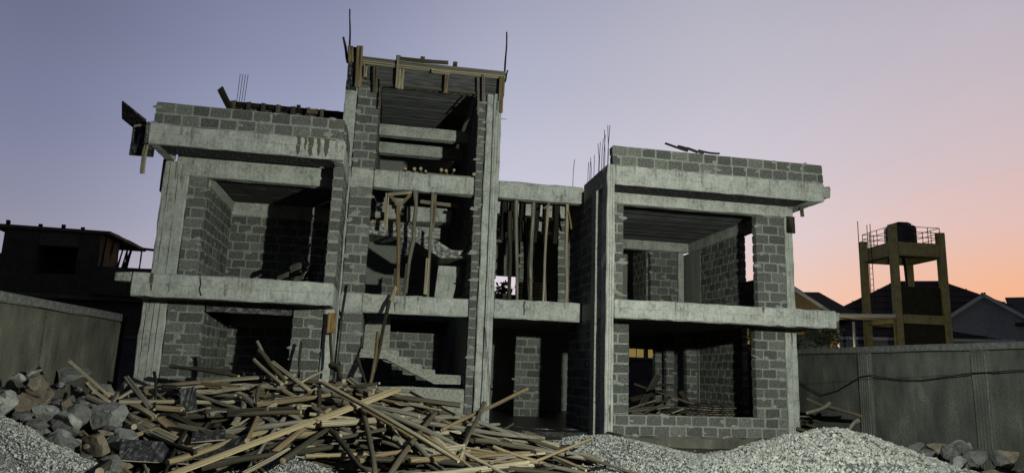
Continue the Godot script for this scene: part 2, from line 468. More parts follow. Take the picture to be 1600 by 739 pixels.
func set_stage() -> void:
	var cam := Camera3D.new()
	cam.name = "camera"
	cam.transform = Transform3D(Basis(Vector3(0.9822, 0.0363, 0.1842), Vector3(-0.0696, 0.9816, 0.1778), Vector3(-0.1744, -0.1875, 0.9667)).orthonormalized(), eye)
	cam.fov = 37.45
	cam.near = 0.1
	cam.far = 1500.0
	add_child(cam)
	cam.current = true

	var w := 512
	var h := 256
	var im := Image.create(w, h, false, Image.FORMAT_RGBF)
	for y in h:
		for x in w:
			var c := sky_color(fposmod((x + 0.5) / w * 360.0 + 180.0, 360.0) - 180.0, 90.0 - (y + 0.5) / h * 180.0)
			im.set_pixel(x, y, c.srgb_to_linear())
	var pano := PanoramaSkyMaterial.new()
	pano.panorama = ImageTexture.create_from_image(im)
	var sky := Sky.new()
	sky.sky_material = pano
	var env := Environment.new()
	env.background_mode = Environment.BG_SKY
	env.sky = sky
	env.background_energy_multiplier = 1.0
	env.tonemap_mode = Environment.TONE_MAPPER_LINEAR
	env.tonemap_exposure = 1.0
	env.ambient_light_source = Environment.AMBIENT_SOURCE_SKY
	env.sdfgi_enabled = true
	env.ssao_enabled = true
	env.ssil_enabled = true
	var we := WorldEnvironment.new()
	we.name = "dusk"
	we.environment = env
	add_child(we)

	# what is left of the sun: a faint wide glow low over the horizon at the right
	var sun := DirectionalLight3D.new()
	sun.name = "afterglow"
	sun.light_energy = 0.04
	sun.light_color = Color(1.0, 0.62, 0.4)
	sun.light_angular_distance = 20.0
	sun.shadow_enabled = true
	add_child(sun)
	sun.look_at_from_position(Vector3(1.2, 0.12, -0.75), Vector3.ZERO)

# the site floodlight: a lamp head on a post that stands beside the drive, just right of the view
func floodlight(at: Vector3, height: float, target: Vector3, energy: float) -> void:
	var t := thing("floodlight", "site floodlight on a steel post beside the stone heap", "floodlight", at)
	var post := SurfaceTool.new()
	tube([Vector3(0, 0, 0.12), Vector3(0, height * 0.5, 0.12), Vector3(0, height + 0.1, 0.12)], 0.045, M.rust, "post", t, 10)
	put("foot", bar(Vector3(0.5, 0.12, 0.5), 0.3, 0.02), M.concrete_rough, t, Transform3D(Basis.IDENTITY, Vector3(0, 0.06, 0.12)))
	var dir := (target - (at + Vector3(0, height, 0))).normalized()
	var b := Basis.looking_at(dir)
	put("housing", bar(Vector3(0.36, 0.28, 0.08), 0.3, 0.02), plain(Color(0.12, 0.12, 0.13), 0.5, 0.5), t, Transform3D(b, Vector3(0, height, 0)))
	var glow := plain(Color(0.9, 0.9, 0.86), 0.4)
	glow.emission_enabled = true
	glow.emission = Color(1.0, 0.98, 0.9)
	glow.emission_energy_multiplier = 6.0
	put("lens", bar(Vector3(0.3, 0.22, 0.01), 0.3, 0.002, 0.0), glow, t, Transform3D(b, Vector3(0, height, 0) + dir * 0.052))
	var l := SpotLight3D.new()
	l.name = "beam"
	l.light_energy = energy
	l.light_color = Color(0.97, 1.0, 0.94)
	l.spot_range = 120.0
	l.spot_attenuation = 2.0
	l.spot_angle = 76.0
	l.spot_angle_attenuation = 0.6
	l.light_size = 0.1
	l.shadow_enabled = true
	t.add_child(l)
	l.transform = Transform3D(b, Vector3(0, height, 0) + dir * 0.1)

# ---------------------------------------------------------------- the house
func stepped_flight(pts: Array, z0: float, z1: float, m: Material, called: String, parent: Node) -> MeshInstance3D:
	# a slab outline in x/y drawn counter-clockwise, extruded from z0 (front) back to z1
	var st := begin()
	var poly := PackedVector2Array(pts)
	var idx := Geometry2D.triangulate_polygon(poly)
	for i in range(0, idx.size(), 3):
		var a: Vector2 = poly[idx[i]]
		var b: Vector2 = poly[idx[i + 1]]
		var c: Vector2 = poly[idx[i + 2]]
		if (b - a).cross(c - a) > 0:
			var s := b
			b = c
			c = s
		tri(st, Vector3(a.x, a.y, z0), Vector3(b.x, b.y, z0), Vector3(c.x, c.y, z0))
		tri(st, Vector3(a.x, a.y, z1), Vector3(c.x, c.y, z1), Vector3(b.x, b.y, z1))
	for i in poly.size():
		var a := poly[i]
		var b := poly[(i + 1) % poly.size()]
		tri(st, Vector3(a.x, a.y, z0), Vector3(b.x, b.y, z0), Vector3(b.x, b.y, z1))
		tri(st, Vector3(a.x, a.y, z0), Vector3(b.x, b.y, z1), Vector3(a.x, a.y, z1))
	return put(called, finish(st), m, parent)

func ceiling_boards(x0: float, x1: float, y: float, z0: float, z1: float, pitch: float, along_x := true) -> void:
	var c := put("ceiling", bar(Vector3(x1 - x0, 0.06, z1 - z0), 0.6, 0.01), M.ceiling, house, Transform3D(Basis.IDENTITY, Vector3((x0 + x1) / 2, y + 0.045, (z0 + z1) / 2)))
	var n := int((z1 - z0) / pitch) if along_x else int((x1 - x0) / pitch)
	for i in n:
		var t := (i + 0.5) / n
		var drop := rng.randf_range(0.0, 0.018)
		var sz := Vector3(x1 - x0, 0.03, (z1 - z0) / n - 0.012) if along_x else Vector3((x1 - x0) / n - 0.012, 0.03, z1 - z0)
		var p := Vector3((x0 + x1) / 2, y - drop, lerpf(z0, z1, t)) if along_x else Vector3(lerpf(x0, x1, t), y - drop, (z0 + z1) / 2)
		put("board", bar(sz, 2.0, 0.004, 0.003, i), M.ceiling, c, Transform3D(Basis.IDENTITY, p - c.position))

func build_house() -> void:
	house = thing("unfinished_house", "unfinished grey concrete and block house with a central stair tower and open storeys", "house", Vector3.ZERO)
	var C: Material = M.concrete
	var R: Material = M.concrete_rough
	var D: Material = M.stained
	var H := house
	# --- floors and roofs behind the fronts
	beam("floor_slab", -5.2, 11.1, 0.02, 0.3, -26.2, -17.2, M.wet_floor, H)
	beam("floor_slab", -5.2, -0.62, 3.24, 3.5, -26.0, -18.22, R, H)
	beam("floor_slab", 2.35, 11.1, 3.24, 3.5, -26.0, -18.42, R, H)
	beam("floor_slab", -0.6, 2.34, 3.24, 3.5, -26.0, -23.6, R, H)
	beam("roof_slab", -5.2, -1.15, 6.62, 6.8, -26.0, -17.56, R, H)
	beam("roof_slab", 2.85, 5.4, 6.62, 6.76, -26.0, -18.41, R, H)
	beam("roof_slab", 5.45, 11.1, 6.7, 6.83, -26.0, -17.26, R, H)
	# --- back of the house, with openings that let the sky through
	for q in [[-5.2, 2.3, 0.3, 9.6], [2.3, 3.9, 0.3, 6.72], [3.9, 5.1, 0.3, 4.55], [3.9, 5.1, 5.25, 6.72], [5.1, 11.1, 3.5, 6.72], [5.1, 7.6, 0.3, 3.3], [8.3, 8.9, 0.3, 3.3]]:
		beam("back_wall", q[0], q[1], q[2], q[3], -26.2, -26.0, M.mortar, H)

	# --- left wing, ground floor
	beam("balcony_slab", -5.32, -1.36, 3.27, 3.505, -18.19, -16.2, C, H, 0.01, 0.004)
	beam("slab_edge", -5.32, -1.14, 3.0, 3.51, -16.2, -16.0, C, H, 0.02, 0.008)
	beam("slab_edge", -1.35, -1.14, 3.0, 3.51, -18.19, -16.205, C, H, 0.02, 0.008)
	beam("slab_edge", -5.32, -5.1, 3.0, 3.5, -18.19, -16.205, C, H, 0.02, 0.008)
	beam("slab_lip", -5.66, -5.325, 3.3, 3.5, -16.45, -16.03, R, H, 0.02, 0.01)
	beam("column", -5.32, -4.8, -0.4, 3.265, -17.2, -16.9, C, H, 0.02, 0.008)
	wall(0, -4.8, -4.0, 0.1, 3.26, -16.92, 0.22)
	wall(1, -20.0, -17.15, 0.3, 3.0, -4.05, 0.22, -1.0, 0.3)
	wall(0, -4.6, -1.4, 0.3, 2.62, -20.0, 0.22, -1.0, 0.2)
	beam("lintel_beam", -4.6, -1.4, 2.63, 3.0, -20.25, -20.01, R, H)
	wall(0, -2.06, -1.36, 0.1, 3.26, -16.9, 0.22)
	beam("column", -1.355, -1.12, 0.0, 2.997, -18.19, -16.92, C, H, 0.015, 0.006)
	beam("door_header", -3.99, -2.07, 2.8, 3.265, -17.2, -16.98, M.stained, H)
	# --- left wing, upper floor
	beam("column", -5.36, -4.8, 3.515, 6.36, -17.6, -17.3, C, H, 0.02, 0.01)
	wall(0, -4.8, -4.37, 3.515, 6.02, -17.32, 0.22)
	wall(1, -20.4, -17.6, 3.515, 5.86, -4.4, 0.22, -1.0)
	beam("side_beam", -4.62, -4.37, 5.865, 6.61, -20.4, -17.6, R, H)
	wall(0, -4.64, -1.4, 3.515, 5.75, -20.41, 0.22)
	beam("back_beam", -4.64, -1.4, 5.755, 6.6, -20.64, -20.405, C, H)
	beam("lintel_beam", -5.1, -1.42, 6.025, 6.6, -17.55, -17.28, C, H, 0.012, 0.006)
	wall(1, -18.18, -16.62, 3.515, 6.36, -1.15, 0.25, -1.0)
	beam("roof_beam", -5.39, -1.14, 6.365, 6.84, -16.21, -16.0, C, H, 0.02, 0.008)
	beam("roof_beam", -1.4, -1.14, 6.37, 6.83, -18.19, -16.215, C, H, 0.02, 0.008)
	beam("roof_beam", -5.38, -5.12, 6.37, 6.83, -17.28, -16.215, C, H, 0.02, 0.008)
	beam("soffit", -5.1, -1.41, 6.62, 6.82, -17.3, -16.22, R, H)
	beam("formwork_cheek", -5.46, -5.395, 6.36, 6.86, -16.5, -15.98, M.stained, H, 0.01, 0.01)
	wall(0, -5.33, -1.17, 6.85, 7.36, -16.03, 0.22)
	wall(1, -18.1, -16.27, 6.85, 7.36, -1.15, 0.22, -1.0, 0.3)
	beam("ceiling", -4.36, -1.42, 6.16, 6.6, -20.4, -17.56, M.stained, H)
	for k in 5:   # plywood shutters still under the ceiling
		for j in 3:
			put("ceiling_panel", bar(Vector3(0.56, 0.02, 0.9), 1.0, 0.003, 0.002, k), M.ply_grey, H, Transform3D(Basis.IDENTITY, Vector3(-4.05 + k * 0.58, 6.13 + 0.006 * ((k + j) % 2), -18.02 - j * 0.92)))

	# --- stair tower
	wall(0, -1.09, -0.49, 0.0, 6.3, -18.2, 0.24)
	wall(0, -1.09, -0.47, 6.83, 9.3, -18.2, 0.24)
	beam("column", -1.4, -1.095, 6.845, 9.24, -18.6, -18.16, C, H, 0.012, 0.006)
	beam("column", -1.14, -1.095, 0.0, 6.84, -18.5, -18.195, C, H, 0.012, 0.006)
	beam("beam_end", -1.09, -0.5, 6.305, 6.825, -18.44, -18.19, C, H, 0.02, 0.012)
	beam("beam_end", -1.09, -0.55, 3.03, 3.53, -18.44, -18.17, C, H, 0.02, 0.012)
	beam("floor_beam", -0.495, 2.185, 6.34, 6.83, -18.5, -18.2, C, H, 0.02, 0.008)
	beam("floor_beam", -0.545, 2.185, 3.05, 3.53, -18.5, -18.18, C, H, 0.02, 0.008)
	wall(0, 2.19, 2.43, 0.3, 9.25, -18.2, 0.24)
	beam("column", 2.435, 2.62, 0.0, 9.25, -18.5, -18.14, C, H, 0.015, 0.006)
	beam("column", 2.622, 2.84, 0.0, 9.25, -18.5, -18.06, C, H, 0.015, 0.006)
	beam("plinth_wall", -0.49, 2.19, -0.1, 1.22, -18.42, -18.21, R, H, 0.02, 0.012)
	# tower sides, back and top
	wall(1, -26.0, -18.45, 6.85, 9.3, -0.5, 0.22, -1.0, 0.3)
	wall(1, -22.8, -18.6, 0.3, 3.2, -0.5, 0.2, -1.0, 0.6)
	beam("side_wall", 2.2, 2.42, 0.3, 3.23, -26.0, -18.52, M.mortar, H)
	wall(1, -26.0, -18.5, 3.5, 9.3, 2.2, 0.2, 1.0, 0.95)
	beam("roof_slab", -1.3, 2.85, 9.72, 9.95, -26.0, -18.3, R, H)
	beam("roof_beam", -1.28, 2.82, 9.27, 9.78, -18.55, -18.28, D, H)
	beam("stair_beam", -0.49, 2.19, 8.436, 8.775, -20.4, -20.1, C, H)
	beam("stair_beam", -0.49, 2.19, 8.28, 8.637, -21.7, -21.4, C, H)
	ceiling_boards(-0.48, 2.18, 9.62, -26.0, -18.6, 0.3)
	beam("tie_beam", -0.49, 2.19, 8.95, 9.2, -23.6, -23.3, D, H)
	# lower stair: landing, flight and the flight behind it that climbs away
	stepped_flight([Vector2(-0.539, 1.924), Vector2(0.164, 1.902), Vector2(1.436, 1.311), Vector2(2.2, 1.32), Vector2(2.2, 1.55), Vector2(1.456, 1.557), Vector2(1.433, 1.671), Vector2(1.099, 1.692), Vector2(1.075, 1.806), Vector2(0.793, 1.812), Vector2(0.783, 1.976), Vector2(0.486, 1.98), Vector2(0.475, 2.144), Vector2(-0.551, 2.135)], -18.6, -19.75, R, "stair_flight", H)
	for i in 6:
		var y0 := 2.16 + i * 0.17
		put("stair_step", bar(Vector3(0.72, 0.172, 0.3), 0.4, 0.01, 0.006, i), R, H, Transform3D(Basis.IDENTITY, Vector3(-0.12, y0 + 0.086, -20.0 - i * 0.26)))
	wall(0, 0.2, 1.75, 0.3, 2.72, -21.2, 0.2)
	# middle stair: landings, the stained flight and the pale soffit below
	stepped_flight([Vector2(-0.522, 5.198), Vector2(0.577, 5.17), Vector2(1.441, 4.679), Vector2(2.32, 4.736), Vector2(2.311, 4.932), Vector2(1.745, 4.912), Vector2(1.527, 5.04), Vector2(0.82, 5.455), Vector2(0.552, 5.56), Vector2(-0.549, 5.567)], -18.9, -20.1, M.flight, "stair_flight", H)
	stepped_flight([Vector2(0.35, 4.703), Vector2(0.591, 4.701), Vector2(0.63, 5.183), Vector2(0.353, 5.181)], -18.88, -19.1, D, "formwork_leg", H)
	beam("formwork_edge", -0.48, 0.551, 5.518, 5.589, -18.92, -18.87, M.wood[2], H, 0.004)
	var low := Vector3(1.392, 4.459, -19.3)
	stepped_flight([Vector2(1.363, 3.5), Vector2(1.86, 3.5), Vector2(2.05, 4.538), Vector2(1.438, 4.536)], -19.4, -19.7, C, "stair_soffit", H)
	stepped_flight([Vector2(0.522, 5.975), Vector2(1.837, 6.054), Vector2(1.817, 6.449), Vector2(0.492, 6.443)], -20.6, -21.6, C, "landing_beam", H)
	for i in 3:
		beam("landing_board", 0.818, 1.557, 5.597 + i * 0.115, 5.597 + i * 0.115 + 0.105, -21.2, -21.0 - i * 0.012, C, H)
	for i in 5:
		put("stair_step", bar(Vector3(0.62, 0.17, 0.28), 0.4, 0.01, 0.006, i), R, H, Transform3D(Basis.IDENTITY, Vector3(-0.1 + i * 0.05, 5.777 + i * 0.17 + 0.1, -19.6 - i * 0.26)))
	wall(0, -0.161, 1.048, 3.5, 4.5, -22.5, 0.2, -1.0, 0.2)

	# --- connector between tower and right wing
	beam("roof_beam", 2.845, 5.23, 6.31, 6.78, -18.4, -18.07, C, H, 0.02, 0.008)
	beam("floor_beam", 2.845, 5.23, 3.06, 3.56, -18.4, -18.07, C, H, 0.02, 0.008)
	wall(0, 4.32, 5.22, 0.3, 3.0, -22.6, 0.3)
	wall(1, -19.4, -17.12, 0.15, 3.05, 5.22, 0.22, 1.0)
	wall(1, -19.4, -17.12, 3.52, 6.36, 5.22, 0.22, 1.0)
	wall(0, 4.843, 5.054 + 0.06, 3.51, 6.195, -19.3, 0.2)
	wall(0, 4.316, 4.575, 3.51, 6.0, -22.4, 0.25)
	wall(0, 4.878, 5.008, 3.51, 5.8, -22.4, 0.25)
	beam("back_beam", 2.85, 5.0, 6.046, 6.48, -19.5, -19.2, C, H)
	for q in [[780, 795], [808, 815], [838, 847]]:
		beam("concrete_patch", [3.08, 3.524, 4.16][[780, 808, 838].find(q[0])], [3.32, 3.729, 4.367][[780, 808, 838].find(q[0])], 5.67, 5.969, -19.4, -19.2, C, H)
	beam("formwork_rail", 2.84, 5.0, 6.013, 6.087, -19.12, -19.05, M.wood[7], H)
	beam("formwork_rail", 2.84, 4.7, 5.585, 5.659, -19.12, -19.05, M.wood[7], H)
	for u in 6:
		var x: float = [3.161, 3.4, 3.696, 4.068, 4.386, 4.669][u]
		plank("formwork_stud", Vector3(x, 5.317, -19.0), Vector3(x + 0.03, 6.469, -19.0), 0.13, 0.06, PI / 2 + (0.0 if u % 2 == 0 else 0.3), M.wood[7], H)
	# ground sill of the doorway
	beam("door_sill", 2.85, 5.2, -0.1, 0.3, -18.6, -17.7, M.stained, H, 0.03, 0.02)

	# --- right wing
	beam("column", 5.235, 5.44, -0.4, 6.86, -16.42, -15.998, C, H, 0.015, 0.006)
	beam("column", 5.185, 5.44, -0.4, 6.36, -17.1, -16.74, R, H, 0.006, 0.002)
	beam("edge_beam", 5.236, 5.44, 6.365, 6.855, -18.06, -16.43, R, H, 0.015, 0.006)
	beam("edge_beam", 5.236, 5.44, 3.06, 3.51, -18.06, -16.43, R, H, 0.015, 0.006)
	beam("balcony_slab", 5.445, 11.37, 3.27, 3.515, -18.4, -16.2, C, H, 0.01, 0.004)
	beam("slab_edge", 5.445, 11.37, 3.06, 3.518, -16.2, -16.0, C, H, 0.02, 0.008)
	beam("slab_edge", 11.1, 11.37, 3.06, 3.51, -18.4, -16.205, C, H, 0.02, 0.008)
	beam("slab_lip", 11.375, 11.5, 3.26, 3.5, -16.35, -16.05, R, H, 0.02, 0.012)
	beam("roof_beam", 5.445, 11.2, 6.365, 6.86, -16.21, -16.0, C, H, 0.02, 0.008)
	beam("side_beam", 10.75, 11.195, 6.37, 6.85, -21.0, -16.215, C, H, 0.02, 0.008)
	beam("slab_lip", 11.205, 11.42, 6.52, 6.8, -16.35, -16.05, R, H, 0.02, 0.012)
	wall(0, 5.36, 11.21, 6.865, 7.37, -16.03, 0.22)
	for x in [[10.97, -16.7], [10.99, -17.4], [11.0, -18.2]]:
		plank("timber_stub", Vector3(x[0], 6.38, x[1]), Vector3(x[0] + 0.02, 6.1, x[1]), 0.09, 0.05, PI / 2 + 0.3, M.wood[1], H)
	wall(0, 5.445, 6.04, 3.52, 6.12, -17.02, 0.22)
	beam("lintel_beam", 5.445, 10.9, 6.13, 6.6, -17.25, -17.0, C, H, 0.012, 0.006)
	wall(0, 9.78, 10.65, 3.52, 6.12, -17.02, 0.22)
	beam("column", 10.65, 10.88, 3.52, 6.125, -17.3, -17.01, C, H, 0.015, 0.006)
	beam("timber_packing", 10.68, 10.92, 5.681, 6.147, -16.99, -16.96, M.wood[3], H, 0.004)
	wall(1, -22.2, -19.5, 3.52, 6.07, 10.65, 0.2, 1.0)
	beam("side_beam", 10.6, 10.85, 6.08, 6.62, -23.2, -17.3, C, H)
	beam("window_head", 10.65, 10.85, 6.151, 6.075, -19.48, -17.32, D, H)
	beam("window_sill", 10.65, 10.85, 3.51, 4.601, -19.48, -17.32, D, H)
	beam("side_wall", 10.65, 10.85, 3.51, 6.07, -26.0, -22.22, M.mortar, H)
	wall(0, 9.17, 10.2, 3.52, 6.07, -23.1, 0.22)
	beam("column", 10.21, 10.42, 3.52, 6.07, -23.35, -23.05, C, H)
	beam("back_beam", 7.0, 10.59, 6.08, 6.62, -23.3, -23.02, C, H)
	wall(0, 7.0, 8.3, 3.52, 6.3, -24.9, 0.22, -1.0, 0.4)
	wall(1, -24.7, -23.35, 3.52, 6.3, 9.12, 0.2, 1.0, 0.3)
	ceiling_boards(5.5, 10.64, 6.43, -23.02, -17.26, 0.19)
	beam("soffit", 5.445, 10.74, 6.62, 6.84, -17.25, -16.22, R, H)
	# ground floor of the right wing
	wall(0, 5.445, 10.55, 0.25, 0.757, -17.02, 0.22)
	beam("footing", 5.445, 10.9, -0.5, 0.245, -17.35, -16.98, M.stained_footing, H, 0.03, 0.02)
	wall(0, 5.445, 6.21, 0.765, 3.25, -17.02, 0.22)
	wall(0, 9.655, 10.55, 0.765, 3.25, -17.02, 0.22)
	beam("column", 10.55, 10.88, 0.0, 3.25, -17.3, -17.01, C, H, 0.015, 0.008)
	wall(1, -22.4, -19.5, 0.3, 3.22, 10.65, 0.2, 1.0)
	beam("side_wall", 10.65, 10.85, 0.3, 3.22, -26.0, -22.42, M.mortar, H)
	wall(0, 10.263, 10.679, 0.3, 3.2, -22.6, 0.25)
	wall(0, 9.708, 10.095, 0.3, 3.2, -24.0, 0.25)
	wall(0, 9.866, 10.197, 0.3, 3.2, -23.4, 0.25)
	beam("back_lintel", 7.6, 11.1, 2.72, 3.3, -26.2, -26.0, M.mortar, H)
	beam("soffit_shade_strip", 5.45, 10.74, 6.35, 6.36, -16.66, -16.03, M.ply_dark, H, 0.002, 0.001)  # thin dark sheets put in as the shade under roof beams and slab edges
	beam("soffit_shade_strip", -5.1, -1.42, 6.35, 6.36, -16.7, -16.03, M.ply_dark, H, 0.002, 0.001)
	beam("soffit_shade_strip", -5.08, -1.4, 2.985, 2.995, -16.5, -16.03, M.ply_dark, H, 0.002, 0.001)
	beam("soffit_shade_strip", 5.45, 11.05, 3.045, 3.055, -16.5, -16.03, M.ply_dark, H, 0.002, 0.001)
	# --- starter bars left standing on the columns
	for q in [[5.3, -16.2, 7.95], [5.36, -16.35, 8.0], [5.3, -16.7, 7.75], [5.38, -16.8, 7.9], [5.3, -16.95, 7.7], [5.36, -17.1, 7.8], [5.3, -16.45, 7.9], [5.34, -17.5, 7.55], [5.3, -17.75, 7.5], [5.38, -17.9, 7.6], [5.32, -18.0, 7.5], [4.95, -18.2, 7.6]]:
		tube([Vector3(q[0], 6.8, q[1]), Vector3(q[0] + 0.01, 7.3, q[1]), Vector3(q[0] + rng.randf_range(-0.03, 0.06), q[2], q[1])], 0.009, M.rust, "rebar", H, 5)
	for q in [0, 1, 2, 3]:
		var x: float = -4.454 + q * 0.06
		tube([Vector3(x, 7.2, -19.5), Vector3(x + 0.03, 7.8, -19.5), Vector3(x + 0.05 + 0.01 * q, 9.613, -19.5)], 0.008, M.rust, "rebar", H, 5)
	tube([Vector3(2.85, 8.575, -18.2), Vector3(3.0, 8.565, -18.15)], 0.008, M.rust, "rebar", H, 5)
	weather()
	lay_blocks()

# timber formwork still nailed to the house
func build_formwork() -> void:
	var H := house
	# tower top
	var zf := -18.12
	beam("formwork_panel", -0.901, 2.758, 9.24, 9.8, -18.27, -18.2, M.ply_grey, H, 0.01, 0.01)
	plank("formwork_board", Vector3(-1.04, 9.867, -18.12), Vector3(2.879, 9.885, -18.12), 0.12, 0.05, PI / 2, M.wood[0], H)
	plank("formwork_board", Vector3(-1.013, 9.741, -18.08), Vector3(2.877, 9.753, -18.08), 0.1, 0.04, PI / 2, M.wood[2], H)
	plank("formwork_board", Vector3(-0.073, 9.999, -18.15), Vector3(1.293, 10.033, -18.15), 0.1, 0.05, PI / 2, M.wood[1], H)
	plank("formwork_board", Vector3(-0.972, 9.17, -18.15), Vector3(2.171, 9.228, -18.15), 0.05, 0.04, PI / 2, M.wood[1], H)
	for q in [[Vector3(-0.076, 9.986, -18), Vector3(-0.067, 9.083, -18), 0.06, 2], [Vector3(0.034, 9.628, -18), Vector3(0.037, 9.058, -18), 0.16, 2], [Vector3(1.265, 9.643, -18), Vector3(1.26, 9.085, -18), 0.1, 6], [Vector3(2.273, 9.733, -18.02), Vector3(2.307, 8.968, -18.02), 0.07, 0], [Vector3(2.135, 9.622, -18.02), Vector3(2.184, 8.547, -18.02), 0.05, 0], [Vector3(2.756, 9.724, -18), Vector3(2.748, 9.009, -18), 0.06, 6], [Vector3(2.828, 9.732, -18), Vector3(2.815, 8.681, -18), 0.08, 6], [Vector3(-0.665, 9.627, -18.02), Vector3(-0.613, 8.902, -18.02), 0.13, 1], [Vector3(-0.488, 9.281, -18.02), Vector3(-0.463, 8.448, -18.02), 0.05, 1], [Vector3(-0.918, 9.61, -18.05), Vector3(-0.913, 9.317, -18.05), 0.09, 2], [Vector3(-1.107, 10.131, -17.95), Vector3(-1.069, 8.967, -17.95), 0.17, 6], [Vector3(-1.368, 10.169, -18.1), Vector3(-1.315, 9.713, -18.1), 0.15, 6]]:
		plank("formwork_stud", q[0], q[1], q[2], 0.045, PI / 2, M.wood[q[3]], H)
	plank("formwork_board", Vector3(0.842, 9.655, -17.97), Vector3(1.349, 9.659, -17.97), 0.1, 0.05, PI / 2, M.wood[2], H)
	beam("formwork_panel", -1.391, -1.123, 8.942, 10.185, -18.5, -18.14, M.ply_dark, H, 0.008)
	beam("formwork_panel", 2.84, 2.9, 9.2, 9.95, -19.2, -18.1, M.ply_dark, H, 0.008)
	pole("formwork_pole", Vector3(-1.407, 10.307, -18.4), Vector3(-1.493, 11.402, -18.4), 0.028, 7, H)
	pole("formwork_pole", Vector3(-1.413, 9.773, -18.3), Vector3(-1.589, 10.499, -18.3), 0.045, 3, H)
	pole("formwork_pole", Vector3(2.91, 9.908, -18.3), Vector3(2.932, 11.239, -18.3), 0.03, 7, H)
	pole("formwork_pole", Vector3(2.919, 9.675, -18.2), Vector3(2.979, 10.027, -18.2), 0.03, 7, H)
	for q in [Vector3(-0.073, 10.067, -18.3), Vector3(0.592, 10.11, -18.3), Vector3(1.503, 10.068, -18.3)]:
		plank("formwork_block", q + Vector3(0, -0.05, 0), q + Vector3(0, 0.07, 0), 0.12, 0.1, PI / 2, M.wood[1], H)
	# roof formwork behind the left parapet
	var z := -19.6
	beam("formwork_deck", -4.622, -1.468, 8.708, 8.841, -22.0, z, M.wood[7], H)
	for i in 9:
		plank("formwork_stud", Vector3(-4.598 + 0.1 + i * 0.4, 7.0, z + 0.06), Vector3(-4.598 + 0.1 + i * 0.4, 8.822, z + 0.06), 0.12, 0.05, PI / 2, M.wood[3 if i % 3 else 1], H)
	beam("formwork_panel", -4.645, -1.475, 6.9, 8.763, -19.85, -19.75, M.stained, H)
	plank("formwork_board", Vector3(-4.555, 8.564, -19.4), Vector3(-4.863, 9.091, -19.4), 0.2, 0.05, 0.9, M.wood[3], H)
	plank("formwork_block", Vector3(-2.487, 8.654, -19.3), Vector3(-2.193, 8.667, -19.3), 0.14, 0.06, PI / 2, M.wood[6], H)
	plank("formwork_block", Vector3(-2.813, 8.827, -19.6), Vector3(-2.708, 8.838, -19.6), 0.12, 0.1, PI / 2, M.wood[3], H)
	# left corner of the left wing
	var s1 := bar(Vector3(0.66, 0.04, 0.62), 0.5, 0.006, 0.003, 4)
	put("formwork_panel", s1, M.ply_dark, H, Transform3D(Basis(Vector3(0, 0, 1), -0.62) * Basis(Vector3.RIGHT, -0.45), Vector3(-5.83, 6.986, -16.3)))
	beam("formwork_panel", -5.848, -5.339, 6.161, 6.831, -16.4, -16.36, M.ply_dark, H, 0.006)
	plank("formwork_stud", Vector3(-5.433, 6.433, -16.15), Vector3(-5.448, 5.707, -16.15), 0.09, 0.05, PI / 2 + 0.3, M.wood[2], H)
	plank("formwork_board", Vector3(-5.76, 6.791, -16.2), Vector3(-5.466, 6.791, -16.2), 0.06, 0.05, 0.2, M.wood[2], H)
	beam("formwork_panel", -5.516, -5.287, 5.666, 6.476, -18.4, -17.62, M.ply_dark, H, 0.006)
	plank("formwork_stud", Vector3(-5.362, 6.423, -17.5), Vector3(-5.376, 6.181, -17.5), 0.08, 0.05, PI / 2 + 0.3, M.wood[1], H)
	
	# orange board hung at the corner of the balcony
	plank("formwork_board", Vector3(-1.151, 2.889, -16.7), Vector3(-1.155, 2.418, -16.7), 0.19, 0.03, PI / 2, M.orange_board, H)
	tag(H.get_child(H.get_child_count() - 1), "orange board hanging under the balcony corner")

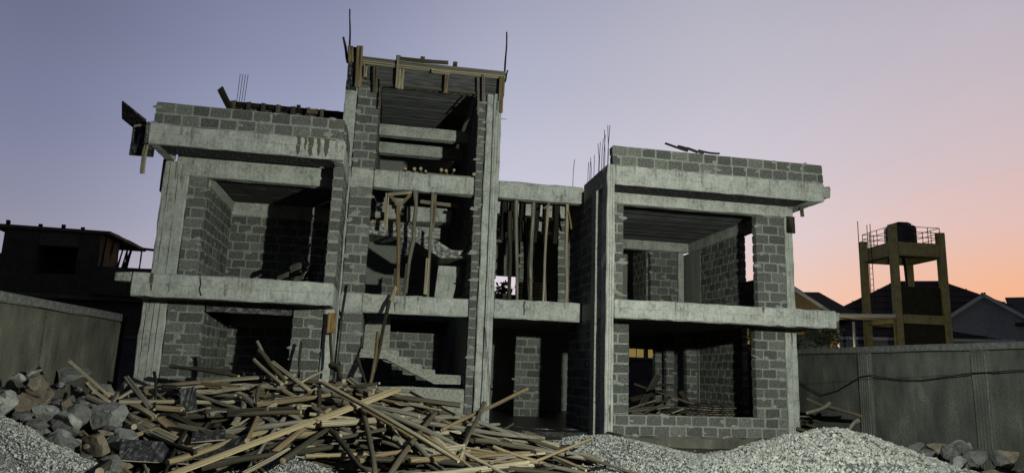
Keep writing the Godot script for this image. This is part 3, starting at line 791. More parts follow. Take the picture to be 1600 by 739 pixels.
# cement runs and damp marks on the cast faces, and the fins left between the shutter boards
func weather() -> void:
	var sts := []
	for i in 2: sts.append(begin())
	var faces := [[-5.2, -1.2, 3.02, 3.5, -15.985], [-5.3, -1.2, 6.38, 6.83, -15.985], [5.5, 11.3, 3.08, 3.5, -15.985], [5.5, 11.1, 6.38, 6.84, -15.985], [-0.45, 2.15, 6.36, 6.82, -18.185], [-0.5, 2.15, 3.07, 3.52, -18.165], [2.9, 5.2, 3.08, 3.55, -18.055], [2.9, 5.2, 6.33, 6.77, -18.055], [-5.28, -4.85, 0.6, 3.0, -16.885], [-5.32, -4.85, 3.6, 6.3, -17.285], [10.57, 10.86, 0.6, 3.0, -16.995], [2.64, 2.82, 1.0, 9.0, -18.045], [5.25, 5.43, 0.3, 6.8, -15.983]]
	var list := []
	for f in faces:
		var n := int((f[1] - f[0]) * (f[3] - f[2]) * 1.8) + 1
		for i in n:
			var wd := rng.randf_range(0.02, 0.09)
			var h: float = minf(rng.randf_range(0.1, 0.5), (f[3] - f[2]) * 0.95)
			var top: float = f[3] if rng.randf() < 0.7 else lerpf(f[2] + h, f[3], rng.randf())
			list.append([rng.randf_range(f[0] + wd, f[1] - wd), top, wd, h, f[4], 0 if rng.randf() < 0.75 else 1])
	for q in [[-2.17, 0.1, 0.44], [-2.02, 0.06, 0.34], [-1.9, 0.13, 0.46], [-1.72, 0.09, 0.42], [-1.55, 0.12, 0.44]]:
		list.append([q[0], 6.835, q[1], q[2], -15.983, 1])
	for q in list:
		var st: SurfaceTool = sts[q[5]]
		var n := 7
		var l := []
		var r := []
		for i in n + 1:
			var t := i / float(n)
			var wq: float = q[2] * (1.0 - 0.6 * t * t) * rng.randf_range(0.6, 1.15) * (0.15 if i == n else 1.0)
			var cx: float = q[0] + rng.randf_range(-0.012, 0.012)
			l.append(Vector3(cx - wq / 2, q[1] - t * q[3], q[4]))
			r.append(Vector3(cx + wq / 2, q[1] - t * q[3], q[4]))
		for i in n:
			tri(st, l[i], r[i], r[i + 1]); tri(st, l[i], r[i + 1], l[i + 1])
	tag(put("water_stains", finish(sts[0]), tinted(M.concrete, Color(0.86, 0.865, 0.85)), house), "", "", "", "stuff")
	tag(put("cement_runs", finish(sts[1]), M.run, house), "", "", "", "stuff")
	for q in [[5.31, -15.985, -0.2, 6.85], [5.375, -15.985, -0.2, 6.85], [2.68, -18.05, 0.2, 9.2], [2.76, -18.05, 0.2, 9.2], [-5.2, -16.89, 0.3, 3.2], [-5.05, -16.89, 0.3, 3.2], [-4.93, -16.89, 0.3, 3.2], [-5.22, -17.29, 3.55, 6.3], [-5.02, -17.29, 3.55, 6.3], [10.7, -17.0, 0.4, 3.2], [10.74, -17.0, 3.6, 6.1]]:
		put("shutter_fin", bar(Vector3(0.012, q[3] - q[2], 0.02), 0.15, 0.003, 0.003, used.size()), M.concrete, house, Transform3D(Basis.IDENTITY, Vector3(q[0], (q[2] + q[3]) / 2, q[1])))
	for y in [[-5.3, -1.2, 3.27, -16.0], [5.45, 11.3, 3.3, -16.0], [5.45, 11.1, 6.6, -16.0], [-5.3, -1.2, 6.62, -16.0]]:
		put("shutter_fin", bar(Vector3(y[1] - y[0], 0.01, 0.018), 0.15, 0.003, 0.003, used.size()), M.concrete, house, Transform3D(Basis.IDENTITY, Vector3((y[0] + y[1]) / 2, y[2], y[3] + 0.008)))

# ---------------------------------------------------------------- ground, walls, neighbours
var bump := FastNoiseLite.new()

func ground_y(x: float, z: float) -> float:
	var far := clampf((Vector2(x, z + 14).length() - 30.0) / 40.0, 0, 1)
	return lerpf(-0.02 + 0.06 * bump.get_noise_2d(x * 30, z * 30) + 0.1 * bump.get_noise_2d(x * 7, z * 7), -0.3, far)

func build_ground() -> void:
	bump.seed = 4
	bump.frequency = 0.02
	var xs := []
	var zs := []
	var x := -12.0
	while x <= 16.01: xs.append(x); x += 0.35
	var z := -34.0
	while z <= 4.01: zs.append(z); z += 0.35
	for e in [25.0, 45.0, 90.0, 200.0, 500.0, 900.0]:
		xs.push_front(-e); xs.append(e)
		zs.push_front(-e - 20); zs.append(e)
	var st := begin(true)
	for i in xs.size() - 1:
		for j in zs.size() - 1:
			var p := []
			for q in [[i, j], [i + 1, j], [i + 1, j + 1], [i, j + 1]]: p.append(Vector3(xs[q[0]], ground_y(xs[q[0]], zs[q[1]]), zs[q[1]]))
			tri(st, p[0], p[1], p[2]); tri(st, p[0], p[2], p[3])
	var g := put("ground", finish(st, true), M.dirt)
	tag(g, "bare trodden earth of the building site", "ground", "", "structure")

func perimeter_walls() -> void:
	var l := thing("perimeter_wall", "streaked grey plastered boundary wall with coping behind the heap of broken stone", "wall", Vector3(-6.0, 0, -5.0))
	put("wall_panel", bar(Vector3(0.22, 2.76, 26.0), 0.8, 0.01, 0.004), M.plaster_left, l, Transform3D(Basis.IDENTITY, Vector3(-0.13, 1.13, 0)))
	put("coping", bar(Vector3(0.34, 0.17, 26.1), 0.6, 0.02, 0.008), M.coping, l, Transform3D(Basis.IDENTITY, Vector3(-0.12, 2.6, 0)))
	for z in [-12.8, -9.2, -5.6]:
		put("pillar", bar(Vector3(0.06, 2.7, 0.36), 0.6, 0.01), M.plaster_left, l, Transform3D(Basis.IDENTITY, Vector3(0.0, 1.13, z)))
	var r := thing("perimeter_wall", "dark plastered boundary wall with fluted pillars and coping at the right of the house", "wall", Vector3(12.0, 0, -16.0))
	put("wall_panel", bar(Vector3(0.22, 2.8, 26.0), 0.8, 0.01, 0.004), M.plaster_dark, r, Transform3D(Basis.IDENTITY, Vector3(0.13, 1.1, 0)))
	put("coping", bar(Vector3(0.36, 0.15, 26.1), 0.6, 0.02, 0.008), M.coping, r, Transform3D(Basis.IDENTITY, Vector3(0.1, 2.56, 0)))
	for z in [-15.853, -12.357, -19.6, -23.0, -9.2]:
		var p := put("pillar", bar(Vector3(0.1, 2.6, 0.42), 0.6, 0.01), M.plaster_dark, r, Transform3D(Basis.IDENTITY, Vector3(0.0, 1.18, z + 16.0)))
		for k in 5:
			put("flute", bar(Vector3(0.03, 2.5, 0.035), 0.8, 0.008), M.coping if k == 4 else M.plaster_dark, p, Transform3D(Basis.IDENTITY, Vector3(-0.06, 0, -0.17 + k * 0.08)))
	var pts := []
	for q in [[1248, 596], [1262, 605], [1282, 617], [1310, 610], [1345, 589], [1362, 586], [1400, 593], [1440, 593], [1480, 589], [1521, 583], [1560, 581], [1600, 578]]:
		pts.append(q)
	var cab := [Vector3(11.88, 1.718, -18.604), Vector3(11.88, 1.569, -18.182), Vector3(11.88, 1.385, -17.522), Vector3(11.88, 1.528, -16.828), Vector3(11.86, 1.888, -15.89), Vector3(11.86, 1.941, -15.486), Vector3(11.92, 1.85, -14.738), Vector3(11.92, 1.852, -13.94), Vector3(11.92, 1.935, -13.206), Vector3(11.86, 2.022, -12.454), Vector3(11.9, 2.054, -11.9), Vector3(11.9, 2.12, -11.069)]
	var smooth := Curve3D.new()
	for p in cab: smooth.add_point(p)
	tag(tube(cab, 0.012, M.cable, "cable"), "black cable strung loosely along the right boundary wall", "cable")
	tag(tube([Vector3(11.94, 1.629, -18.641), Vector3(11.9, 1.826, -15.949), Vector3(11.94, 1.975, -13.224), Vector3(11.93, 2.109, -11.098)], 0.004, M.cable, "cable"), "thin wire stretched straight along the right boundary wall", "cable")
	var b := thing("perimeter_wall", "low dark boundary wall behind the house seen through its openings", "wall", Vector3(3.0, 0, -31.0))
	put("wall_panel", bar(Vector3(34.0, 2.6, 0.22), 2.0, 0.01, 0.004), M.plaster_dark, b, Transform3D(Basis.IDENTITY, Vector3(0, 1.1, 0)))
	put("coping", bar(Vector3(34.0, 0.12, 0.34), 2.0, 0.02, 0.006), M.coping, b, Transform3D(Basis.IDENTITY, Vector3(0, 2.46, 0)))

func neighbour_left() -> void:
	var t := thing("unfinished_building", "dark unfinished two storey neighbour with flat slab and timber props", "building", Vector3(-14.4, 0, -35.0))
	var dark := tinted(M.concrete, Color(0.62, 0.59, 0.52))
	var darker := tinted(M.concrete, Color(0.5, 0.48, 0.42))
	var a := func(called: String, x0: float, x1: float, y0: float, y1: float, z0: float, z1: float, m: Material) -> void:
		put(called, bar(Vector3(x1 - x0, y1 - y0, z1 - z0), 0.5, 0.02, 0.02, used.size()), m, t, Transform3D(Basis.IDENTITY, Vector3((x0 + x1) / 2 + 14.4, (y0 + y1) / 2, (z0 + z1) / 2 + 35.0)))
	a.call("roof_slab", -16.9, -12.05, 6.95, 7.1, -37.8, -32.9, dark)
	a.call("wall", -16.25, -14.9, 4.2, 6.95, -36.0, -33.0, darker)
	a.call("wall", -13.28, -12.4, 4.2, 6.95, -35.2, -33.0, darker)
	a.call("wall", -14.88, -13.5, 4.2, 6.94, -35.4, -35.1, darker)
	a.call("lintel_beam", -14.89, -13.29, 6.3, 6.94, -33.3, -33.02, dark)
	a.call("floor_slab", -19.0, -9.9, 4.0, 4.2, -38.0, -32.2, dark)
	a.call("parapet", -19.0, -11.2, 4.2, 5.0, -32.4, -32.2, darker)
	a.call("parapet", -12.2, -9.9, 4.2, 5.42, -34.2, -32.0, darker)
	a.call("wall", -18.6, -9.95, -0.3, 4.0, -37.5, -32.6, darker)
	a.call("parapet", -18.6, -16.3, 4.2, 5.9, -36.0, -33.4, darker)
	for i in 6:
		var z := -33.4 - i * 0.8
		var o := pole("timber_prop", Vector3(2.25 + rng.randf_range(-0.5, 0.05), 4.2, z + 35), Vector3(2.2 + rng.randf_range(-0.4, 0.05), 6.95, z + 35 + rng.randf_range(-0.2, 0.2)), 0.05, 7, t)
	for i in 6:
		pole("timber_prop", Vector3(1.2 + rng.randf_range(-0.3, 0.3), 4.2, -2.6 + i * 0.1), Vector3(1.3 + rng.randf_range(-0.4, 0.5), 6.95, -2.6), 0.045, 7, t)
	plank("formwork_board", Vector3(2.0, 7.05, -2.4), Vector3(2.9, 7.02, -2.6), 0.12, 0.08, PI / 2, M.wood[7], t)
	for q in [[-16.2, 0.2], [-14.9, 0.12], [-14.0, 0.16], [-13.2, 0.1]]:
		plank("formwork_block", Vector3(q[0] + 14.4, 7.08, 2.0), Vector3(q[0] + 14.4, 7.1 + q[1], 2.0), 0.14, 0.1, PI / 2, M.wood[7], t)

func roof_house(called: String, label: String, at: Vector3, turn: float, w: float, d: float, eave: float, ridge: float, over: float, wall_m: Material, roof_m: Material, hip: float) -> Node3D:
	var t := thing(called, label, "house", at, turn)
	put("wall", bar(Vector3(w, eave, d), 2.0, 0.02, 0.0), wall_m, t, Transform3D(Basis.IDENTITY, Vector3(0, eave / 2, 0)))
	var a := w / 2 + over
	var b := d / 2 + over
	var st := begin()
	var e := [Vector3(-a, eave, -b), Vector3(a, eave, -b), Vector3(a, eave, b), Vector3(-a, eave, b)]
	var r0 := Vector3(-a + hip, ridge, 0)
	var r1 := Vector3(a - hip, ridge, 0)
	tri(st, e[3], r0, r1); tri(st, e[3], r1, e[2])
	tri(st, e[1], r1, r0); tri(st, e[1], r0, e[0])
	tri(st, e[0], r0, e[3]); tri(st, e[2], r1, e[1])
	tri(st, e[0], e[2], e[1]); tri(st, e[0], e[3], e[2])
	put("roof", finish(st), roof_m, t)
	for q in [[e[3], e[2]], [e[2], e[1]], [e[0], e[3]]]:
		if hip <= 0.0 and absf(q[0].x - q[1].x) < 0.01: continue
		plank("fascia_board", q[0], q[1], 0.22, 0.05, PI / 2, M.fascia, t)
	# tile courses on the front slope
	for i in 9:
		var v := (i + 0.5) / 9.0
		plank("tile_course", (e[3] as Vector3).lerp(r0, v) + Vector3(0.05, 0.03, 0.02), (e[2] as Vector3).lerp(r1, v) + Vector3(-0.05, 0.03, 0.02), 0.12, 0.04, 0.5, roof_m, t)
	return t

func neighbours_right() -> void:
	M.fascia = plain(Color(0.62, 0.62, 0.6), 0.7)
	var roof := plain(Color(0.19, 0.145, 0.12), 0.9)
	var grey := tinted(M.coping, Color(1.45, 1.47, 1.5))
	var cream := tinted(M.coping, Color(1.3, 1.1, 0.85))
	# big hipped roof behind the water tower
	roof_house("hip_roof_house", "dark hip roofed house standing behind the water tower", Vector3(41.409, 3.766, -48) * Vector3(1, 0, 1), -0.5, 20.0, 10.0, 4.9, 9.8, 0.6, grey, roof, 9.0)
	# gabled wing that faces the site
	var g := thing("gabled_house", "grey gabled house with white barge boards right of the water tower", "house", Vector3(41.41, 5.469, -42) * Vector3(1, 0, 1), 0.0)
	g.rotation.y = -0.72
	var st := begin()
	var hw := 2.55
	var ey := 6.27
	var ry := 8.078
	put("wall", bar(Vector3(hw * 2 - 0.4, ey, 8.0), 2.0, 0.01, 0.0), grey, g, Transform3D(Basis.IDENTITY, Vector3(0, ey / 2, -4.0)))
	tri(st, Vector3(-hw + 0.2, ey, 0.0), Vector3(0, ry - 0.15, 0.0), Vector3(hw - 0.2, ey, 0.0))
	tri(st, Vector3(-hw + 0.2, ey, -0.2), Vector3(hw - 0.2, ey, -0.2), Vector3(0, ry - 0.15, -0.2))
	put("gable", finish(st), grey, g)
	for s in [-1.0, 1.0]:
		put("roof", bar(Vector3(Vector2(hw + 0.3, ry - ey + 0.3).length(), 0.12, 9.0), 2.0, 0.02, 0.0), roof, g, Transform3D(Basis(Vector3(0, 0, 1), -s * atan2(ry - ey, hw)), Vector3(s * (hw + 0.1) / 2, (ry + ey) / 2 + 0.02, -4.1)))
		put("barge_board", bar(Vector3(Vector2(hw + 0.25, ry - ey + 0.2).length(), 0.24, 0.06), 2.0, 0.01, 0.0), M.fascia, g, Transform3D(Basis(Vector3(0, 0, 1), -s * atan2(ry - ey, hw)), Vector3(s * (hw + 0.1) / 2, (ry + ey) / 2 - 0.06, 0.42)))
	var wf := put("window", bar(Vector3(1.0, 1.1, 0.08), 2.0, 0.01, 0.0), M.fascia, g, Transform3D(Basis.IDENTITY, Vector3(0.1, ey - 1.6, 0.03)))
	for k in 2:
		put("pane", bar(Vector3(0.42, 1.0, 0.03), 2.0, 0.004, 0.0), plain(Color(0.04, 0.045, 0.05), 0.1), wf, Transform3D(Basis.IDENTITY, Vector3(-0.23 + 0.46 * k, 0, 0.04)))
	put("corner_pilaster", bar(Vector3(0.3, ey, 0.3), 2.0, 0.01, 0.0), M.coping, g, Transform3D(Basis.IDENTITY, Vector3(-hw + 0.2, ey / 2, 0.02)))
	put("gutter", bar(Vector3(3.4, 0.18, 0.2), 2.0, 0.01, 0.0), M.fascia, g, Transform3D(Basis.IDENTITY, Vector3(hw + 1.6, ey - 0.2, 0.1)))
	put("side_wall", bar(Vector3(4.0, ey, 6.0), 2.0, 0.01, 0.0), grey, g, Transform3D(Basis.IDENTITY, Vector3(hw + 1.8, ey / 2 - 0.1, -3.3)))
	put("side_roof", bar(Vector3(5.0, 0.12, 6.0), 2.0, 0.02, 0.0), roof, g, Transform3D(Basis(Vector3.RIGHT, 0.42), Vector3(hw + 1.6, ey + 0.9, -2.4)))
	tube([Vector3(hw + 1.2, ey + 1.2, -2), Vector3(hw + 1.2, ey + 2.5, -2)], 0.03, M.tar, "vent_pipe", g)
	# house with a porch close behind the right end of the slab
	var p := thing("porch_house", "brown house with white porch posts behind the right wing", "house", Vector3(24.47, 3.721, -36) * Vector3(1, 0, 1), -0.45)
	put("wall", bar(Vector3(4.6, 4.6, 6.0), 2.0, 0.01, 0.0), cream, p, Transform3D(Basis.IDENTITY, Vector3(-1.2, 2.3, -3.4)))
	var st2 := begin()
	var e := 4.7
	tri(st2, Vector3(-3.6, 5.4, 0.0), Vector3(-1.35, 6.95, 0.0), Vector3(0.1, 5.95, 0.0)); tri(st2, Vector3(-3.6, 5.4, 0.0), Vector3(0.1, 5.95, 0.0), Vector3(0.1, 4.5, 0.0)); tri(st2, Vector3(-3.6, 5.4, 0.0), Vector3(0.1, 4.5, 0.0), Vector3(-3.6, 4.5, 0.0))
	put("gable", finish(st2), cream, p)
	put("roof", bar(Vector3(2.3, 0.1, 3.2), 2.0, 0.02, 0.0), roof, p, Transform3D(Basis(Vector3(0, 0, 1), -0.61), Vector3(-0.42, 6.42, -1.45)))
	put("roof", bar(Vector3(2.6, 0.1, 3.2), 2.0, 0.02, 0.0), roof, p, Transform3D(Basis(Vector3(0, 0, 1), 0.61), Vector3(-2.38, 6.28, -1.45)))
	put("barge_board", bar(Vector3(2.3, 0.18, 0.06), 2.0, 0.01, 0.0), M.fascia, p, Transform3D(Basis(Vector3(0, 0, 1), -0.61), Vector3(-0.42, 6.3, 0.17)))
	var st3 := begin()
	var ra := Vector3(-2.4, 7.15, -3.4)
	var rb := Vector3(0.55, 7.15, -3.4)
	tri(st3, Vector3(-3.2, 5.3, 0.3), ra, rb); tri(st3, Vector3(-3.2, 5.3, 0.3), rb, Vector3(2.3, 5.3, 0.3)); tri(st3, Vector3(2.3, 5.3, 0.3), rb, Vector3(2.3, 5.3, -7.0)); tri(st3, Vector3(2.3, 5.3, -7.0), rb, ra); tri(st3, Vector3(2.3, 5.3, -7.0), ra, Vector3(-3.2, 5.3, -7.0))
	put("main_roof", finish(st3), roof, p)
	put("porch_roof", bar(Vector3(3.4, 0.16, 2.2), 2.0, 0.02, 0.0), M.fascia, p, Transform3D(Basis.IDENTITY, Vector3(1.9, 5.339, 0.4)))
	for x in [0.75, 1.55]:
		tube([Vector3(x, 0, 1.2), Vector3(x, 5.0, 1.2)], 0.07, M.fascia, "porch_post", p, 8)
	var wd := put("window", bar(Vector3(1.7, 1.5, 0.1), 2.0, 0.01, 0.0), M.tar, p, Transform3D(Basis.IDENTITY, Vector3(-0.3, 3.55, -0.36)))
	for k in 3:
		put("pane", bar(Vector3(0.48, 1.3, 0.03), 2.0, 0.004, 0.0), plain(Color(0.2, 0.22, 0.25), 0.15), wd, Transform3D(Basis.IDENTITY, Vector3(-0.55 + 0.55 * k, 0, 0.06)))
	var lamp := thing("porch_lamp", "small lit lamp by the porch of the brown house behind the boundary wall", "lamp", p.transform * Vector3(0.3, 2.95, 2.0))
	var glow := plain(Color(1, 0.9, 0.6), 0.5)
	glow.emission_enabled = true
	glow.emission = Color(1.0, 0.82, 0.45)
	glow.emission_energy_multiplier = 1.5
	put("bulb", lump(rng, 1, 0), glow, lamp, Transform3D(Basis.from_scale(Vector3.ONE * 0.09), Vector3.ZERO))
	put("bracket", bar(Vector3(0.06, 0.25, 0.06), 0.5, 0.01), M.tar, lamp, Transform3D(Basis.IDENTITY, Vector3(0, 0.22, 0)))
	var o := OmniLight3D.new()
	o.name = "porch_light"
	o.light_color = Color(1.0, 0.92, 0.68)
	o.light_energy = 4.0
	o.omni_range = 60.0
	o.omni_attenuation = 2.0
	o.light_size = 0.08
	o.shadow_enabled = true
	lamp.add_child(o)
	# far house with lit windows, seen only through the ground floor of the right wing
	var f := thing("lit_house", "pale house with lit yellow windows far behind the ground floor rooms", "house", Vector3(15.5, 0, -40.0))
	put("wall", bar(Vector3(16.0, 5.4, 5.0), 2.0, 0.01, 0.0), cream, f, Transform3D(Basis.IDENTITY, Vector3(0, 2.7, -2.6)))
	put("roof", bar(Vector3(17.0, 0.3, 6.0), 2.0, 0.02, 0.0), roof, f, Transform3D(Basis.IDENTITY, Vector3(0, 5.55, -2.6)))
	var lit := plain(Color(0.5, 0.42, 0.25), 0.6)
	lit.emission_enabled = true
	lit.emission = Color(1.0, 0.86, 0.5)
	lit.emission_energy_multiplier = 0.2
	for x in [-0.5, 0.7, 6.4]:
		var w := put("window", bar(Vector3(1.0, 1.3, 0.1), 2.0, 0.01, 0.0), M.tar, f, Transform3D(Basis.IDENTITY, Vector3(x, 3.0 if x < 3 else 4.4, -0.06)))
		for k in 2: put("pane", bar(Vector3(0.42, 1.15, 0.03), 2.0, 0.004, 0.0), lit, w, Transform3D(Basis.IDENTITY, Vector3(-0.24 + 0.48 * k, 0, 0.06)))

func water_tower() -> void:
	var t := thing("water_tower", "concrete water tower with black tank, railing and ladder beyond the wall", "tower", Vector3(30.06, 3.955, -36) * Vector3(1, 0, 1), 0.0)
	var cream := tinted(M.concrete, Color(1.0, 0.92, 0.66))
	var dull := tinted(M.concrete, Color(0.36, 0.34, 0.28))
	var s := 1.45
	t.rotation.y = -0.09
	var top := 9.6
	var hs := {}
	for q in [[-1, 1, top + 1.15], [1, 1, top + 0.8], [-1, -1, top + 0.65], [1, -1, top - 0.1]]:
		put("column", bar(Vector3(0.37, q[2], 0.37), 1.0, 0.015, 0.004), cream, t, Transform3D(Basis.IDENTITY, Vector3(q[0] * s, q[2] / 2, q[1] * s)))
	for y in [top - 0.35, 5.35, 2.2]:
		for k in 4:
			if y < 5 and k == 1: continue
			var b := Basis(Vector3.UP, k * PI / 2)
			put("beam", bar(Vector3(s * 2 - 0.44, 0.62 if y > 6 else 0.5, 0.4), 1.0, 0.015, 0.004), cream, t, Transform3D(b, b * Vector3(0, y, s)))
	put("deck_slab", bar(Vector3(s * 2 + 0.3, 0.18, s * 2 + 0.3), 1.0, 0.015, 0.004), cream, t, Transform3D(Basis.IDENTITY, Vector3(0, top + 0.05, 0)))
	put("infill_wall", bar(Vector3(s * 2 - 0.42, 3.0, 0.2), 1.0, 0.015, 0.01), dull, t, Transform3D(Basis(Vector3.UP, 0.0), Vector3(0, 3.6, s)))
	put("infill_wall", bar(Vector3(s * 2 - 0.42, 1.6, 0.2), 1.0, 0.015, 0.01), dull, t, Transform3D(Basis(Vector3.UP, 0.0), Vector3(0, 6.4, s - 0.1)))
	# tank with ribs and lid
	var st := begin(true)
	var rs := []
	var prof := [[0.0, 0.95], [0.1, 1.0], [0.45, 1.0], [0.5, 0.97], [0.55, 1.0], [0.95, 1.0], [1.0, 0.97], [1.05, 1.0], [1.4, 1.0], [1.55, 0.93], [1.62, 0.6], [1.75, 0.42]]
	for p in prof:
		var ring := PackedVector3Array()
		for j in 24: ring.append(Vector3(cos(TAU * j / 24) * p[1] * 0.83, p[0] * 0.78, sin(TAU * j / 24) * p[1] * 0.83))
		rs.append(ring)
	rings(st, rs)
	var tk := put("tank", finish(st, true), M.tar, t, Transform3D(Basis.IDENTITY, Vector3(0, top + 0.14, 0.1)))
	put("lid", bar(Vector3(0.7, 0.12, 0.7), 0.5, 0.03), M.tar, tk, Transform3D(Basis.IDENTITY, Vector3(0, 1.4, 0)))
	for k in 5: put("lug", bar(Vector3(0.12, 0.14, 0.12), 0.5, 0.02), M.tar, tk, Transform3D(Basis.IDENTITY, Vector3(cos(k * 1.25) * 0.62, 1.27, sin(k * 1.25) * 0.62)))
	# railing
	for k in 4:
		var b := Basis(Vector3.UP, k * PI / 2)
		for h in [0.35, 0.65, 0.95]:
			tube([b * Vector3(-s, top + 0.14 + h, s), b * Vector3(s, top + 0.14 + h, s)], 0.022, M.rust, "rail", t, 5)
		for i in 5:
			var x := lerpf(-s, s, i / 4.0)
			tube([b * Vector3(x, top + 0.1, s), b * Vector3(x, top + 1.1, s)], 0.022, M.rust, "baluster", t, 5)
	# ladder on the left face
	for d in [-0.16, 0.16]:
		tube([Vector3(-s - 0.3, 5.6, -0.3 + d), Vector3(-s - 0.3, top + 1.5, -0.3 + d)], 0.022, M.rust, "ladder_rail", t, 5)
	for i in 15:
		tube([Vector3(-s - 0.3, 5.8 + i * 0.33, -0.46), Vector3(-s - 0.3, 5.8 + i * 0.33, -0.14)], 0.016, M.rust, "ladder_rung", t, 5)
	tube([Vector3(-s - 0.1, top, -1.7), Vector3(-s - 0.1, top + 2.0, -1.7)], 0.025, M.rust, "antenna", t, 5)
	tube([Vector3(0.2, 2.0, 0.4), Vector3(0.0, top, 0.2)], 0.07, M.tar, "down_pipe", t, 8)
	tube([Vector3(-0.4, 2.0, 0.0), Vector3(-0.4, 6.6, 0.0)], 0.05, M.fascia, "down_pipe", t, 8)

func leaf_mass(called: String, label: String, category: String, at: Vector3, rad: Vector3, count: int, col: Color, leaf: float, trunk := 0.0) -> void:
	var t := thing(called, label, category, at)
	if trunk > 0.0:
		tube([Vector3(0, -0.2, 0), Vector3(0.05, trunk * 0.5, 0.02), Vector3(-0.03, trunk, 0)], 0.09, M.wood[3], "trunk", t, 8)
	for k in 5:
		var a := TAU * k / 5.0
		tube([Vector3(0, trunk * 0.8, 0), Vector3(cos(a) * rad.x * 0.4, trunk + rad.y * 0.2, sin(a) * rad.z * 0.4), Vector3(cos(a) * rad.x * 0.7, trunk + rad.y * rng.randf_range(0.1, 0.8), sin(a) * rad.z * 0.7)], 0.025, M.wood[3], "branch", t, 5)
	var st := begin()
	for q in [[0.0, 0.0], [0.35, 0.16], [0.7, 0.14], [1.0, 0.0]]: pass
	tri(st, Vector3(0, 0, 0), Vector3(0.2, 0.45, 0.05), Vector3(0, 1, 0)); tri(st, Vector3(0, 0, 0), Vector3(0, 1, 0), Vector3(-0.2, 0.45, 0.05))
	var m := StandardMaterial3D.new()
	m.albedo_color = col
	m.roughness = 0.7
	m.backlight_enabled = true
	m.backlight = Color(0.1, 0.12, 0.04)
	var mm := MultiMesh.new()
	mm.transform_format = MultiMesh.TRANSFORM_3D
	mm.mesh = finish(st)
	mm.instance_count = count
	var hubs := []
	for i in 26: hubs.append(Vector3(rng.randf_range(-1, 1), rng.randf_range(-0.7, 1), rng.randf_range(-1, 1)).limit_length(1.0) * rad)
	for i in count:
		var p: Vector3 = hubs[rng.randi() % 26] + Vector3(rng.randfn(), rng.randfn(), rng.randfn()) * rad * 0.16
		var b := Basis.from_euler(Vector3(rng.randf() * TAU, rng.randf() * TAU, rng.randf() * TAU)).scaled(Vector3.ONE * leaf * rng.randf_range(0.6, 1.3))
		mm.set_instance_transform(i, Transform3D(b, p + Vector3(0, trunk + rad.y * 0.6, 0)))
	var o := MultiMeshInstance3D.new()
	o.multimesh = mm
	o.material_override = m
	o.name = "crown"
	o.set_meta("kind", "stuff")
	t.add_child(o)

# ---------------------------------------------------------------- heaps
func mound_height(p: Vector2, o: Dictionary) -> float:
	var d := Vector2((p.x - o.c.x) / o.r.x, (p.y - o.c.z) / o.r.y)
	var q := d.length() * (1.0 + 0.12 * bump.get_noise_2d(p.x * 40 + o.c.x * 100, p.y * 40))
	var h: float = o.h * (1.0 - smoothstep(0.0, 1.0, q) * 0.35 - minf(q, 1.0) * 0.65)
	if q > 1.0: h = -0.25 * (q - 1.0)
	return h + o.h * 0.05 * bump.get_noise_2d(p.x * 90, p.y * 90) + 0.02 * bump.get_noise_2d(p.x * 300, p.y * 300)

func gravel(label: String, o: Dictionary, count: int, size: float, tone: float, spread := 1.0) -> void:
	var t := thing("gravel_heap", label, "gravel heap", o.c)
	t.set_meta("kind", "stuff")
	var st := begin(true)
	var n := 44
	for i in n:
		for j in n:
			var p := []
			for q in [[i, j], [i + 1, j], [i + 1, j + 1], [i, j + 1]]:
				var x: float = (q[0] / float(n) * 2 - 1) * o.r.x * 1.15
				var z: float = (q[1] / float(n) * 2 - 1) * o.r.y * 1.15
				p.append(Vector3(x, mound_height(Vector2(x + o.c.x, z + o.c.z), o) - 0.008, z))
			tri(st, p[0], p[1], p[2]); tri(st, p[0], p[2], p[3])
	put("mound", finish(st, true), tinted(M.gravel_bed, Color(tone, tone, tone)), t)
	for k in 2:
		var mm := MultiMesh.new()
		mm.transform_format = MultiMesh.TRANSFORM_3D
		mm.use_colors = true
		mm.mesh = chip_mesh[k + (1 if size > 0.014 else 0)]
		mm.instance_count = count / 2
		for i in count / 2:
			var a := rng.randf() * TAU
			var q := sqrt(rng.randf()) * 1.12 * spread
			var x: float = cos(a) * q * o.r.x
			var z: float = sin(a) * q * o.r.y
			var y := mound_height(Vector2(x + o.c.x, z + o.c.z), o)
			if i % 25 == 0:
				x *= rng.randf_range(1.0, 1.25) / maxf(q, 0.4)
				z *= rng.randf_range(1.0, 1.25) / maxf(q, 0.4)
				y = maxf(ground_y(x + o.c.x, z + o.c.z), mound_height(Vector2(x + o.c.x, z + o.c.z), o))
			if bump.get_noise_2d(x * 50 + 900, z * 50) > 0.3 and rng.randf() < 0.6: y -= 0.05
			var s := size * clampf(exp(rng.randfn(-0.1, 0.38)), 0.4, 2.4)
			var b := Basis.from_euler(Vector3(rng.randf() * TAU, rng.randf() * TAU, rng.randf() * TAU)) * Basis.from_scale(Vector3(s, s * rng.randf_range(0.5, 0.9), s * rng.randf_range(0.7, 1.2)))
			mm.set_instance_transform(i, Transform3D(b, Vector3(x, y + s * 0.25, z)))
			var v := tone * rng.randf_range(0.16, 0.42) * (0.6 if rng.randf() < 0.15 else 1.0)
			mm.set_instance_color(i, Color(v, v, v * 0.93))
		var mi := MultiMeshInstance3D.new()
		mi.multimesh = mm
		mi.material_override = M.chips
		mi.name = numbered(t, "stones")
		mi.set_meta("kind", "stuff")
		t.add_child(mi)

